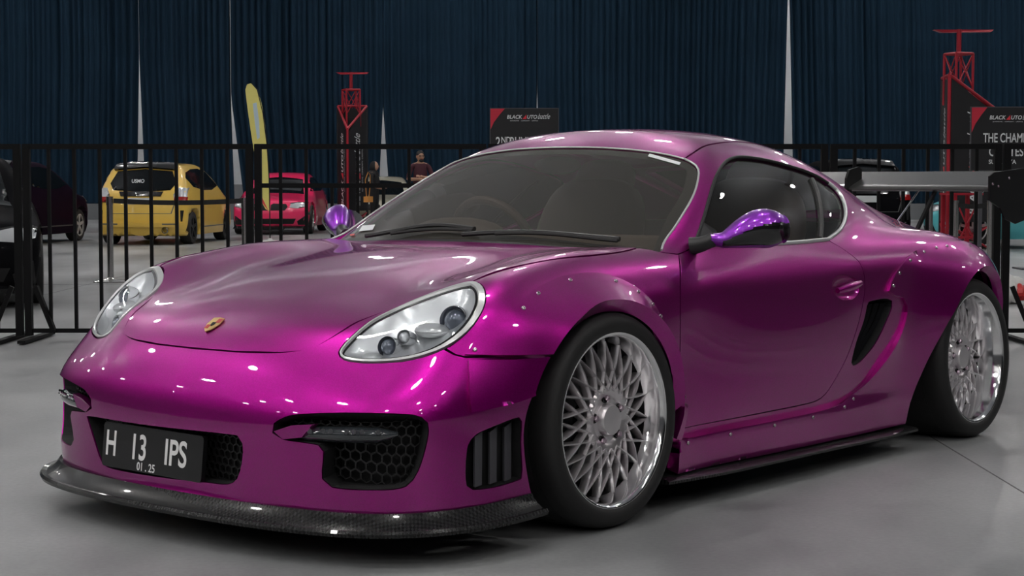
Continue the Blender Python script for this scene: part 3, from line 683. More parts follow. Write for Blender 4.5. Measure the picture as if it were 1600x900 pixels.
# ---- windscreen and side glass
ws_base = crv([(-.415, .772, .800), (-.40, .70, .822), (-.345, .55, .832), (-.305, .35, .843), (-.285, .15, .845), (-.28, 0, .846)], .03)
WS = sym(np.concatenate([WS_TOP[::-1], WS_SIDE[::-1][1:], ws_base[1:]]))
Fg = lambda P: green(P[..., 0].ravel(), P[..., 1].ravel(), P[..., 2].ravel()).reshape(P.shape[:-1])
WSP = TOPP
patch('windshield', TOPP, WS, .03, m='tinted_glass', parent=car, off=-.004, flange=0, gap=.004, F=Fg)
def trim(name, par, pts, r, m, off=0.0, F=None, closed=False, both=True):
    q = par.to(np.asarray(pts)); P = surf(par, q, F); P = P + grad(P, F or Fc) * off; out = []
    for sg in ((1, -1) if both else (1,)):
        out.append(MB().tube([tuple(p * [1, sg, 1]) for p in P], r, 8, closed=closed).build(name, m, car))
    return out
trim('windshield_seal', AXP, WS_SIDE[1:], .0038, 'silver_paint', .001); trim('windshield_header_seal', TOPP, WS_TOP, .0032, 'silver_paint', .0005)
# black printed border inside the windscreen
qs = inset(resample(TOPP.to(WS), .03), .006); qi = inset(qs, .035); Pa, Pb2 = surf(TOPP, qs, Fg), surf(TOPP, qi, Fg); na, nb2 = grad(Pa, Fg), grad(Pb2, Fg); n = len(qs)
mesh_obj('windshield_border', np.concatenate([Pa - na * .006, Pb2 - nb2 * .006]), [(i, (i + 1) % n, n + (i + 1) % n, n + i) for i in range(n)], 'cabin_black', car)
# cowl panel
patch('cowl', TOPP, sym(np.concatenate([[(-.25, 0, .84)], COWL[::-1][1:], ws_base[1:]])), .03, m='satin_black', parent=car, off=-.006, flange=0, gap=.0)
SPLIT = np.array([(-1.555, .652, 1.034), (-1.50, .70, .96), (-1.42, .77, .87), (-1.368, .799, .823)])
dlo_full = np.concatenate([DLO, BELT[1:-1]])
patch('side_window', AXP, dlo_full, .03, m='side_glass', parent=car, off=-.006, flange=0, gap=.003, both=True)
trim('window_trim', AXP, crv(DLO[2:], .03), .006, 'satin_black', .001); trim('window_chrome', AXP, np.concatenate([seg(DLO, (-1.655, .737, .895), (-1.70, .64, 1.02))[::-1], seg(DLO, (-1.415, .800, .818), (-1.655, .737, .895))[::-1], BELT[::-1]]), .0075, 'silver_paint', .003)
trim('window_divider', AXP, crv(SPLIT, .03), .011, 'satin_black', -.002)
# ---- bolted-on arch flares and skirts
def polar(P, c): return np.hypot(P[:, 0] - c[0], P[:, 2] - c[1]), np.degrees(np.arctan2(P[:, 2] - c[1], P[:, 0] - c[0]))
FL_OUT = crv([(.580, .83, .557), (.532, .824, .598), (.484, .817, .632), (.392, .809, .680), (.30, .80, .716), (.235, .797, .733), (.122, .797, .752), (.0, .806, .757), (-.083, .819, .745), (-.17, .844, .710), (-.240, .861, .655), (-.295, .867, .581), (-.335, .865, .489), (-.362, .86, .36), (-.366, .85, .22)], .025)
fa, fr = polar(FL_OUT, FA)[::-1]; o_ = np.argsort(fa)
def RIN(a): return np.interp(a, [-30, 0, 16, 32, 60, 90, 140, 200], [.44, .435, .420, .392, .358, .345, .343, .345])
def arc_in(a0, a1, n=40):
    a = np.linspace(a0, a1, n); r = RIN(a); return np.stack([FA[0] + r * np.cos(np.radians(a)), FA[1] + r * np.sin(np.radians(a))], -1)
def disp_front(P, N):
    r, a = polar(P, FA); ro = np.interp(a, fa[o_], fr[o_]); ri = RIN(a); t = np.clip((r - ri) / np.maximum(ro - ri, .01), 0, 1)
    d = .007 + .050 * (1 - t)**1.5 * np.clip((P[:, 2] - .05) / .25, .4, 1); return np.stack([0 * d, d, 0 * d], -1)
loop = np.concatenate([FL_OUT, uz(arc_in(198, 32.5), .87), [(.45, .86, .549)]])
flf = patch('front_flare', SIDEP, loop, .016, m='paint', parent=car, both=True, gap=0, flange=.045, fdir=None, disp=disp_front)
# rounded flare edge on the bumper ahead of the wheel
BF = np.concatenate([crv([(.578, .83, .542), (.592, .84, .50), (.604, .85, .45), (.606, .855, .405)], .02), crv([(.606, .855, .405), (.53, .87, .414), (.46, .875, .424), (.405, .875, .436)], .02)[1:], uz(arc_in(15, 31, 12), .87), [(.45, .86, .538)]])
def disp_bf(P, N):
    r, a = polar(P, FA); ri = RIN(a); t = np.clip((r - ri) / .22, 0, 1); d = .008 + .044 * (1 - t)**1.3; return np.stack([0 * d, d, 0 * d], -1)
patch('bumper_flare', SIDEP, BF, .014, m='paint', parent=car, both=True, gap=0, flange=.03, disp=disp_bf)
# rear flare runs into the side skirt
RF_OUT = crv([(-.372, .85, .215), (-.69, .853, .219), (-1.186, .859, .222), (-1.359, .86, .229), (-1.46, .862, .250), (-1.583, .866, .292), (-1.70, .88, .370), (-1.785, .883, .44), (-1.835, .89, .51), (-1.845, .89, .560), (-1.82, .89, .592), (-1.755, .885, .605), (-1.715, .88, .622), (-1.735, .88, .65), (-1.785, .878, .690), (-1.92, .866, .750), (-2.11, .853, .785), (-2.27, .85, .790), (-2.45, .85, .785), (-2.62, .83, .735), (-2.74, .80, .65), (-2.80, .79, .5), (-2.81, .79, .34), (-2.79, .79, .22)], .025)
def disp_rear(P, N):
    r, a = polar(P, RA); t = np.clip((r - .355) / .27, 0, 1)
    edge = np.exp(-((P[:, 0] + 1.66)**2 + (P[:, 2] - .45)**2) / .02) * .016
    d = .009 + .022 * (1 - sstep(.20, .26, P[:, 2])) * sstep(-2.05, -1.45, P[:, 0]) + .052 * (1 - t)**1.5 * (.25 + .75 * sstep(.25, .55, P[:, 2])) + edge; d = d * np.clip((P[:, 2] - .0) / .12, .6, 1); return np.stack([0 * d, d, 0 * d], -1)
loop = np.concatenate([RF_OUT, uz(arc(*RA, .357, 200, 42, 50), .89), crv(uz([(-2.125, .545), (-2.075, .487), (-2.02, .395), (-1.965, .28), (-1.915, .185), (-1.90, .105)], .87), .03), [(-1.2, .85, .105), (-.375, .85, .110)]])
rfl = patch('rear_flare_and_skirt', SIDEP, loop, .017, m='paint', parent=car, both=True, gap=0, flange=.040, disp=disp_rear)
# bolt heads along the flare edges
bolt_me = None
def bolt_at(p, n, parent):
    global bolt_me
    if bolt_me is None:
        o = MB().lathe([(.0001, .002), (.0030, .002), (.0034, .004), (.0055, .0036), (.0068, .0)], (0, 0, 0), (0, 0, 1), 10).build('bolt', 'bright_bolt', parent); bolt_me = o.data
    else: o = link(bpy.data.objects.new('bolt', bolt_me), parent)
    o.location = p; o.rotation_euler = Vector(n).to_track_quat('Z', 'Y').to_euler(); return o
def bolts(loop, disp, picks, inward, parents):
    for pk in picks:
        p = np.array([pk]); P = surf(SIDEP, SIDEP.to(p)); N = grad(P); P = P + disp(P, N) + N * .0015
        for sg, par in ((1, parents[0]), (-1, parents[1])): bolt_at(tuple(P[0] * [1, sg, 1]), tuple(N[0] * [1, sg, 1]), par)
bolts(None, disp_front, [(.553, .8, .568), (.372, .8, .672), (.285, .8, .708), (.118, .8, .738), (-.08, .8, .727), (-.165, .8, .692), (-.222, .8, .652), (-.255, .8, .615), (-.315, .8, .490), (-.345, .8, .36)], 0, flf)
bolts(None, disp_rear, [(-1.745, .8, .640), (-1.80, .8, .685), (-1.90, .8, .729), (-2.02, .8, .757), (-2.12, .8, .771), (-2.20, .8, .775), (-2.40, .8, .770), (-2.52, .8, .755), (-.42, .8, .204), (-.66, .8, .205), (-.92, .8, .207), (-1.17, .8, .208), (-1.40, .8, .221), (-1.48, .8, .242)], 0, rfl)
# carbon blade under the skirt
for sg in (1, -1):
    c = crv([(-.30, .885, .092), (-.6, .905, .088), (-1.2, .905, .084), (-1.7, .91, .080), (-1.94, .905, .080)], .08); n = len(c); V = []
    for p in c: V += [(p[0], sg * (p[1] - .10), p[2] + .018), (p[0], sg * (p[1] - .01), p[2] + .010), (p[0], sg * p[1], p[2] + .004), (p[0], sg * p[1], p[2] - .004), (p[0], sg * (p[1] - .1), p[2] - .008)]
    F = [(i * 5 + j, i * 5 + (j + 1) % 5, (i + 1) * 5 + (j + 1) % 5, (i + 1) * 5 + j) for i in range(n - 1) for j in range(5)] + [tuple(range(5)), tuple((n - 1) * 5 + j for j in range(5))]
    MB().add(V, F).build('skirt_blade', 'carbon', car)
# ---- wheel wells and floor pan
for (cu, cz, r) in ((0.0, .335, .37), (-2.415, .335, .385)):
    for sg in (1, -1):
        a = np.radians(np.linspace(-25, 205, 30)); V = [(cu + r * math.cos(t), sg * v, cz + r * math.sin(t)) for v in (.50, .862) for t in a]; n = len(a)
        F = [(i, i + 1, n + i + 1, n + i) for i in range(n - 1)] + [tuple(range(n))]
        mesh_obj('wheel_liner', V, F, 'matt_black', car)
for sg in (1, -1):
    MB().prism([(u, sg * .80, z) for u, z in ((-1.84, .10), (-1.84, .50), (-2.10, .58), (-2.085, .40), (-2.04, .10))], (0, 0, 0), (0, -sg * .01, 0)).build('arch_closing_panel', 'matt_black', car, smooth=False)
    MB().prism([(u, sg * .78, z) for u, z in ((.47, .12), (.47, .46), (.30, .56), (.365, .35), (.33, .12))], (0, 0, 0), (0, -sg * .01, 0)).build('arch_closing_panel', 'matt_black', car, smooth=False)
MB().box((-1.2, 0, .16), (1.55, 1.55, .05)).box((.58, 0, .16), (.45, 1.0, .05)).box((-2.95, 0, .2), (.5, 1.0, .05)).box((-1.2, 0, .30), (3.9, .98, .28)).build('floor_pan', 'matt_black', car, smooth=False)
# ---- wheels
def wheel(u, vface, wid, camber, dish, sg):
    R, rr = .322, .262
    ctr = Matrix.Translation((u, sg * vface, R)) @ Matrix.Rotation(sg * math.radians(-camber) * -1, 4, 'X')
    ax = (0, sg, 0)
    def put(mb): mb.V = [tuple(ctr @ Vector((p[0], p[1] * sg, p[2]))) for p in mb.V]; return mb
    A = (0, 1, 0)
    # barrel with polished stepped lip (d: + is outboard)
    w = put(MB().lathe([(.262, -.004), (.264, .0), (.261, .004), (.256, .004), (.250, -.003), (.246, -.012), (.243, -.028), (.238, -.040), (.236, -dish), (.230, -dish - .012)], (0, 0, 0), A, 72)).build('wheel', 'polished_lip', car, angle=50)
    put(MB().lathe([(.231, -dish - .010), (.229, -wid * .8), (.235, -wid), (.262, -wid)], (0, 0, 0), A, 60)).build('barrel', 'matt_black', w)
    w['label'] = 'deep polished alloy wheel with criss-cross spokes'
    # tyre
    T = [(.258, .002), (.268, .010), (.280, .013), (.297, .011), (.309, .002), (.316, -.010), (.3205, -.026), (.322, -.05), (.3225, -wid / 2), (.322, -wid + .05), (.3205, -wid + .026), (.312, -wid + .004), (.296, -wid - .008), (.27, -wid - .006), (.255, -wid)]
    ty = put(MB().lathe(T, (0, 0, 0), A, 72)).build('tyre', 'rubber', w)
    for k in range(3):
        d = -wid * (.28 + .22 * k); put(MB().lathe([(.3228, d - .004), (.3190, d - .003), (.3190, d + .003), (.3228, d + .004)], (0, 0, 0), A, 60)).build('tread_groove', 'matt_black', ty)
    # criss-cross spokes: 20 pointed tips, each tip carried by two arms
    NT = 20; tips = MB()
    for k in range(NT):
        a = 2 * PI * k / NT + .08
        for s in (-1, 1):
            b = a + s * math.radians(26)
            p_out = Vector((.232 * math.cos(a), -dish - .006, .232 * math.sin(a))); p_in = Vector((.088 * math.cos(b), -dish + .022, .088 * math.sin(b)))
            dr = (p_out - p_in).normalized(); pr_ = dr.cross(Vector((0, 1, 0))).normalized(); nn = Vector((0, 1, 0))
            w0, w1, t0 = .0050, .0032, .024
            mid = p_in.lerp(p_out, .62) + nn * .006
            V = []
            for p, ww in ((p_in, w0), (mid, w0 * 1.05), (p_out, w1)):
                V += [p - pr_ * ww + nn * -.004, p - pr_ * ww * .35 + nn * .005, p + pr_ * ww * .35 + nn * .005, p + pr_ * ww + nn * -.004, p + pr_ * ww * .9 - nn * t0, p - pr_ * ww * .9 - nn * t0]
            F = [(i * 6 + j, i * 6 + (j + 1) % 6, (i + 1) * 6 + (j + 1) % 6, (i + 1) * 6 + j) for i in range(2) for j in range(6)] + [tuple(range(6)), tuple(12 + j for j in range(6))]
            tips.add(V, F)
    sp = put(tips).build('spokes', 'brushed_alloy', w, angle=20)
    hub = put(MB().lathe([(.100, -dish - .012), (.100, -dish + .016), (.094, -dish + .024), (.076, -dish + .022), (.066, -dish + .014), (.050, -dish + .014), (.047, -dish + .030), (.043, -dish + .036), (.0001, -dish + .037)], (0, 0, 0), A, 40)).build('hub', 'brushed_alloy', w)
    for k in range(5):
        a = 2 * PI * k / 5 + .16; c = (.066 * math.cos(a), -dish + .016, .066 * math.sin(a))
        put(MB().lathe([(.0145, -.004), (.0145, .003), (.011, .004), (.0105, -.004)], c, A, 14)).build('lug_seat', 'matt_black', w)
        put(MB().lathe([(.0095, -.006), (.0095, .012), (.0075, .015), (.0001, .015)], c, A, 6)).build('lug_nut', 'gold' if False else 'bright_bolt', w, smooth=False)
    put(MB().cyl((.222, -.045, .05), (.240, -.03, .055), .004, n=8)).build('valve', 'matt_black', w)
    put(MB().lathe([(.05, -dish - .075), (.165, -dish - .075), (.165, -dish - .10), (.05, -dish - .10)], (0, 0, 0), A, 48)).build('brake_disc', 'brake_iron', w)
    put(MB().box((-.145, -dish - .085, .03), (.07, .08, .20))).build('brake_caliper', 'brake_iron', w, smooth=False)
    put(MB().lathe([(.05, -wid * .62), (.228, -wid * .62)], (0, 0, 0), A, 40)).build('brake_shield', 'matt_black', w)
for sg in (1, -1):
    wheel(0.0, .897, .245, 1.0, .045, sg); wheel(-2.415, .915, .285, 2.2, .085, sg)
# ---- door mirrors
for sg in (1, -1):
    S = Vector((1, sg, 1))
    NS = 64; ts = np.sin(np.linspace(0, 1, NS) * PI / 2)**.9; axis = crv([(-.590, .838, .838), (-.615, .868, .848), (-.665, .92, .866), (-.72, .975, .873), (-.775, 1.022, .868)], .006); axis = np.stack([np.interp(ts, np.linspace(0, 1, len(axis)), axis[:, k]) for k in range(3)], -1)
    cap_ = np.sqrt(np.clip(1 - (np.clip(ts - .66, 0, 1) / .34)**2, 0, 1)); rz = Spl([0, .10, .25, .42, .62, .80, 1.0], [.018, .022, .037, .054, .063, .063, .060])(ts) * cap_ + .0005; ru = Spl([0, .10, .3, .5, .7, 1.0], [.024, .030, .052, .066, .070, .068])(ts) * cap_ + .0005
    d0 = (axis[-1] - axis[0]); d0 /= np.linalg.norm(d0); fw = np.array([-d0[1], d0[0], 0]); fw = fw / np.linalg.norm(fw); fw = fw if fw[0] > 0 else -fw; NK = 72
    V = []; kind = []
    for i in range(NS):
        zc = .812 + (.063 if ts[i] > .62 else rz[i]) * 1.0 + (.012 if ts[i] < .15 else .0) * (1 - ts[i] / .15)
        for j in range(NK):
            a_ = 2 * PI * j / NK; q_ = axis[i] * [1, 1, 0] + fw * (math.cos(a_) * ru[i] * (1.0 if math.cos(a_) > 0 else .55)) + np.array([0, 0, zc + math.sin(a_) * rz[i]]); V.append(Vector(q_))
    up = []; dn = []
    for i in range(NS - 1):
        for j in range(NK):
            a_ = 2 * PI * (j + .5) / NK; f = (i * NK + j, i * NK + (j + 1) % NK, (i + 1) * NK + (j + 1) % NK, (i + 1) * NK + j); s_ = math.sin(a_); t_ = ts[i]
            (dn if (math.cos(a_) > -.1 and -.80 < s_ < -.20 + .72 * t_ and .12 < t_ < .93) else up).append(f)
    c = Vector(axis[NS // 2]) ; c.z = .873; Rm = Matrix.Rotation(math.radians(-40), 3, 'Z')
    root = MB().add([Vector((p[0], p[1] * sg, p[2])) for p in V], up).build('mirror', 'paint_violet', car); root['label'] = 'violet door mirror with dark lower shell'
    MB().add([Vector((p[0], p[1] * sg, p[2])) for p in V], dn).build('mirror_insert', 'gloss_black', root)
    g = MB().lathe([(.0001, .0), (.055, .0)], (0, 0, 0), (1, 0, 0), 24); 
    gv = [Rm @ Vector((-.042 , p[1] * 1.5, p[2] * .85)) + c for p in g.V]; MB().add([Vector((p[0], p[1] * sg, p[2])) for p in gv], g.F).build('mirror_glass', 'chrome', root)
    st = crv([(-.560, .785, .818), (-.572, .815, .824), (-.585, .832, .832), (-.60, .850, .842)], .012)
    MB().tube([(p[0], sg * p[1], p[2]) for p in st], [.030, .028, .026, .024, .024, .024, .024, .022, .02, .02][:len(st)] + [.02] * max(0, len(st) - 10), 12).build('mirror_stalk', 'satin_black', root)
    # sail panel in the window corner
    sp_ = on(AXP, [(-.585, .776, .815), (-.68, .735, .89), (-.725, .74, .85), (-.73, .785, .816)], .002); MB().prism([(p[0], sg * p[1], p[2]) for p in sp_], (0, 0, 0), (0, -sg * .006, 0)).build('mirror_sail', 'satin_black', root, smooth=False)
# ---- rear wing
wing = []
def foil(v0, v1):
    prof = [(-3.24, .992), (-3.25, 1.004), (-3.29, 1.018), (-3.36, 1.040), (-3.44, 1.066), (-3.47, 1.077), (-3.468, 1.072), (-3.43, 1.050), (-3.36, 1.014), (-3.29, .990), (-3.25, .984)]
    return MB().prism([(u, v0, z) for u, z in prof], (0, 0, 0), (0, v1 - v0, 0))
mat('wing_carbon', (.030, .030, .029), .30, 0, coat=.6, noise=(60, .3)); mat('dark_carbon', (.006, .006, .0065), .4, 0, spec=.2)
wg = foil(-.70, .605).build('rear_wing', 'wing_carbon', car, angle=60); wg['label'] = 'black rear wing on slim struts'
for vv in (.605, -.70):
    ep = [(-3.19, 1.052), (-3.24, 1.070), (-3.62, 1.095), (-3.64, .86), (-3.48, .835), (-3.36, .86), (-3.31, .91), (-3.19, .945)]
    e = MB().prism([(u, vv, z) for u, z in ep], (0, 0, 0), (0, .006 if vv > 0 else -.006, 0)).build('end_plate', 'dark_carbon', wg, smooth=False)
    for (u, z) in ((-3.225, 1.018), (-3.285, 1.008), (-3.40, 1.045)): bolt_at((u, vv + (.006 if vv > 0 else -.006), z), (0, 1 if vv > 0 else -1, 0), e)
for vv, hi in ((-.13, 1), (.30, 0)):
    pl_ = [(-3.22, .975), (-3.225, 1.045), (-3.25, 1.085), (-3.34, 1.10), (-3.37, 1.085), (-3.37, 1.04), (-3.33, 1.03), (-3.27, .98), (-3.18, .80), (-3.12, .77), (-3.06, .79)] if hi else [(-3.27, .985), (-3.30, .99), (-3.10, .79), (-3.07, .79)]
    MB().prism([(u, vv, z) for u, z in pl_], (0, 0, 0), (0, .012, 0)).build('wing_stand', 'dark_carbon', wg, smooth=False)
MB().cyl((-3.30, .213, .985), (-3.02, .213, .80), .004, n=8).build('wing_stay', 'chrome', wg)
# ---- wipers
for (a, b, c2) in (((-.30, -.42, .845), (-.335, -.15, .862), (-.315, .08, .853)), ((-.275, .06, .85), (-.33, .28, .862), (-.40, .62, .838))):
    p = on(TOPP, crv([a, b, c2], .03), .016); w = MB().tube([tuple(x) for x in p], .0085, 6).build('wiper', 'satin_black', car)
    p2 = on(TOPP, crv([a, ((a[0] + c2[0]) / 2 - .01, (a[1] + c2[1]) / 2, .86), c2], .03), .010); MB().tube([tuple(x + np.array([.012, 0, 0])) for x in p2[len(p2) // 4:]], .006, 6).build('wiper_blade', 'rubber', w)
# ---- windscreen stickers
def sticker(pts, m): 
    P = surf(TOPP, np.array(pts, float), Fg); n = grad(P, Fg); P = P + n * .0005
    return MB().prism([tuple(x) for x in P], (0, 0, 0), tuple(n.mean(0) * -.001)).build('windscreen_sticker', m, car, smooth=False)
sticker([(-.44, -.60), (-.49, -.63), (-.455, -.53), (-.41, -.50)], 'sticker_white'); sticker([(-.425, -.63), (-.44, -.645), (-.43, -.61), (-.415, -.60)], 'sticker_red'); sticker([(-.862, .40), (-.880, .395), (-.875, .53), (-.858, .535)], 'sticker_white')
# ---- cabin
MB().box((-.62, 0, .62), (.5, 1.42, .30)).build('firewall', 'cabin_black', car, smooth=False)
dash = MB(); pr = [(-.40, .60), (-.40, .78), (-.55, .835), (-.70, .845), (-.80, .82), (-.84, .74), (-.80, .55)]
dash.prism([(u, -.70, z) for u, z in pr], (0, 0, 0), (0, 1.40, 0)).build('dashboard', 'dash_brown', car, angle=30)
MB().ellipsoid((-.72, -.36, .84), (.13, .20, .055), nu=20, nv=10).build('instrument_hood', 'dash_brown', car)
sw = [(-.93 + .17 * math.sin(a) * .42, -.36 + .185 * math.cos(a), .80 + .175 * math.sin(a) * .9) for a in np.linspace(0, 2 * PI, 40, endpoint=False)]
st = MB().tube(sw, .017, 10, closed=True).build('steering_wheel', 'leather_brown', car)
MB().bar(sw[0], sw[20], .05, .02).bar((-.93, -.36, .80), sw[30], .04, .02).ellipsoid((-.925, -.36, .80), (.03, .06, .06)).build('steering_hub', 'cabin_black', st)
for vv in (-.37, .37):
    sd = MB()
    def bk(p):
        x, y, z = p; return (math.copysign(abs(x)**.7, x), math.copysign(abs(y)**.6, y), math.copysign(abs(z)**.6, z))
    Rb = Matrix.Rotation(math.radians(-22), 3, 'Y')
    s0 = sd.ellipsoid((-1.50, vv, .72), (.10, .25, .34), Rb, 24, 16, bk).build('seat', 'leather_brown', car)
    MB().ellipsoid((-1.64, vv, 1.02), (.055, .14, .10), Rb, 20, 12, bk).build('headrest', 'leather_brown', s0)
    MB().ellipsoid((-1.22, vv, .48), (.28, .25, .10), None, 24, 12, bk).build('seat_cushion', 'leather_brown', s0)
MB().box((-1.85, 0, .62), (.10, 1.3, .50)).build('rear_bulkhead', 'cabin_black', car, smooth=False)
MB().box((-2.4, 0, .66), (1.1, 1.0, .20)).build('luggage_shelf', 'cabin_black', car, smooth=False)
MB().box((-1.15, 0, .50), (.9, .18, .18)).build('centre_console', 'dash_brown', car, smooth=False)
for sg in (1, -1): MB().box((-1.05, sg * .755, .55), (1.0, .06, .48)).build('door_card', 'leather_brown', car, smooth=False)
MB().ellipsoid((-.86, .0, 1.085), (.02, .11, .033)).build('rear_view_mirror', 'cabin_black', car)
# ================================================================== CURTAIN with slits
def px2x(px, Y): return (px - 800) / FPX * Y
def py2z(py, Y): return at(800, py, Y).z
SLITS = []      # (x at apex, x centre at hem, z apex, half width at hem)
for pxa, pya, pxh, hw in ((221, 92, 221.5, 6.5), (362, 150, 374, 7.5), (599, 163, 600, 9.5), (839, 140, 840, 5.0), (1228.5, -60, 1231, 9.0)):
    SLITS.append((px2x(pxa, CURTAIN_Y), px2x(pxh, CURTAIN_Y), py2z(pya, CURTAIN_Y), hw / FPX * CURTAIN_Y))
def edge(s, side):
    xa, xh, za, hw = s
    def f(z):
        t = max(0.0, min(1.0, (za - z) / (za - .55))); return xa + (xh - xa) * t + side * hw * t
    return f
names = ['dark navy pleated curtain left of the slit behind the yellow hatchback', 'dark navy pleated curtain above the yellow hatchback, between two slits', 'dark navy pleated curtain behind the yellow flag and the pink coupe',
         'dark navy pleated curtain behind the man with folded arms', 'widest dark navy pleated curtain above the roof of the purple car', 'dark navy pleated curtain behind the black contest sign and red tower']
bounds = [lambda z: X0 + .3] + [None] * 10
for k in range(6):
    l = (lambda z: X0 + .3) if k == 0 else edge(SLITS[k - 1], 1); r = (lambda z: X1 - .3) if k == 5 else edge(SLITS[k], -1)
    rs = np.random.RandomState(k + 3); wtot = r(9) - l(9); n = int(max(14, wtot * 24)); nz = 26
    ph = np.cumsum(rs.uniform(.5, 1.6, n + 1)); amp = rs.uniform(.03, .11, n + 1); V = []; F = []
    for q in range(nz + 1):
        f = (q / nz)**1.6; z = .55 + (CURTAIN_TOP - .55) * f; a, b = l(z), r(z)
        for i in range(n + 1):
            t = i / n; V.append((a + (b - a) * t, CURTAIN_Y + amp[i] * math.sin(ph[i] * 1.7 + .25 * math.sin(f * 3 + i * .3)), z))
    for q in range(nz):
        for i in range(n): a0 = q * (n + 1) + i; F.append((a0, a0 + 1, a0 + n + 2, a0 + n + 1))
    o = mesh_obj('curtain', V, F, 'navy_curtain'); md = o.modifiers.new('thickness', 'SOLIDIFY'); md.thickness = .012
    tag(o, names[k], 'curtain', 'navy curtain panels along the back of the hall')
mat('track_metal', (.20, .20, .21), .4, .8)
trk = MB().bar((X0 + .3, CURTAIN_Y, CURTAIN_TOP + .065), (X1 - .3, CURTAIN_Y, CURTAIN_TOP + .065), .10, .10)
for x in np.arange(X0 + 2, X1, 6.0): trk.cyl((x, CURTAIN_Y, CURTAIN_TOP + .08), (x, CURTAIN_Y, ZC - .01), .02, n=8)
tag(trk.build('curtain_track', 'track_metal', None, smooth=False), 'long metal curtain track hanging from the hall ceiling', 'curtain track')
# ================================================================== CROWD BARRIERS behind the car
mat('barrier_black', (.003, .003, .0035), .55, 0, spec=.15); mat('steel', (.55, .54, .53), .22, 1.0); mat('belt_black', (.008, .008, .009), .7)
FY = 11.2
def barrier(px0, px1, label, half=(), feet=True, mid=True, Y=FY, thick=True):
    x0, x1 = px2x(px0, Y), px2x(px1, Y); zt = py2z(229, Y); zm = py2z(290, Y)
    t = empty('crowd_barrier', ((x0 + x1) / 2, Y, 0), 0, label, 'barrier', 'black steel crowd barriers in a row'); c = (x0 + x1) / 2
    w = .034
    MB().bar((x0 - c, 0, zt), (x1 - c, 0, zt), w, w).build('top_rail', 'barrier_black', t, smooth=False)
    MB().bar((x0 - c, 0, .062), (x1 - c, 0, .062), w, w * .8).build('bottom_rail', 'barrier_black', t, smooth=False)
    if mid: MB().bar((x0 - c, 0, zm), (x1 - c, 0, zm), w * .9, w * .9).build('middle_rail', 'barrier_black', t, smooth=False)
    for x in (x0 + .022, x1 - .022): MB().box((x - c, 0, (zt + .02) / 2 + .01), (.045, .045, zt - .02)).build('post', 'barrier_black', t, smooth=False)
    n = int(round((px1 - px0) / 40.8)); 
    for k in range(1, n):
        x = x0 + (x1 - x0) * k / n; top = zm if k in half else zt
        MB().box((x - c, 0, (top + .06) / 2), (.021, .021, top - .06)).build('bar', 'barrier_black', t, smooth=False)
    for x in (x0 + .07, x1 - .07):
        MB().bar((x - c, -.36, .018), (x - c, .36, .018), .05, .02).bar((x - c, 0, .35), (x - c + (.12 if x < c else -.12), -.02, .055), .03, .03).build('foot', 'barrier_black', t, smooth=False)
    return t
barrier(-320, 34, 'black crowd barrier in front of the black sedan', mid=False)
barrier(38, 396, 'black crowd barrier in front of the yellow hatchback', mid=False)
barrier(399, 760, 'black crowd barrier with middle rail in front of the pink coupe', half=(3, 5, 7))
barrier(763, 1026, 'black crowd barrier hidden behind the cabin of the purple car', half=(3, 5))
barrier(1029, 1292, 'black crowd barrier behind the roof of the purple car', half=(1, 3))
barrier(1296, 1562, 'black crowd barrier behind the rear wing of the purple car', half=(), mid=False)
barrier(1566, 1850, 'black crowd barrier past the rear wing end plate', half=(), mid=False)
# ================================================================== BELT POSTS
def stanchion(px, py_base, py_top, label):
    Y = CAM_H * FPX / (py_base - YH); t = empty('belt_post', (px2x(px, Y), Y, 0), 0, label, 'stanchion', 'brushed steel belt posts'); h = at(px, py_top, Y).z
    MB().lathe([(.0001, .0), (.18, .0), (.18, .012), (.16, .022), (.05, .035), (.033, .05)], (0, 0, 0), (0, 0, 1), 28).build('base', 'steel', t)
    MB().cyl((0, 0, .04), (0, 0, h - .09), .033, n=20).build('tube', 'steel', t)
    MB().cyl((0, 0, h - .09), (0, 0, h), .036, n=20).build('belt_head', 'steel', t)
    return t, Y, h
def belt(pa, pb, Y, h, label):
    a, b = px2x(pa, Y), px2x(pb, Y); n = 14; P = [(a + (b - a) * i / n, Y, h - .045 - .02 * math.sin(PI * i / n)) for i in range(n + 1)]
    mb = MB()
    for p, q in zip(P[:-1], P[1:]): mb.bar(p, q, .004, .05)
    o = mb.build('barrier_belt', 'belt_black', None, smooth=False); tag(o, label, 'belt', 'black belts between the steel posts')
_, sy, shh = stanchion(172, 441, 307, 'steel belt post standing before the left rear corner of the yellow hatchback')
stanchion(382.5, 441, 309, 'steel belt post of a pair, nearer the yellow hatchback'); stanchion(392.5, 436, 310, 'steel belt post of a pair, nearer the yellow flag')
belt(178, 378, sy, shh, 'black belt strung across the back of the yellow hatchback')
stanchion(1452, 445, 312, 'steel belt post nearest the tail of the black hatchback'); _, sy2, sh2 = stanchion(1492, 441, 313, 'steel belt post in front of the red frame table'); stanchion(1547, 445, 313, 'steel belt post in front of the turquoise car')
belt(1496, 1543, sy2, sh2, 'short black belt strung between posts before the red frame table')
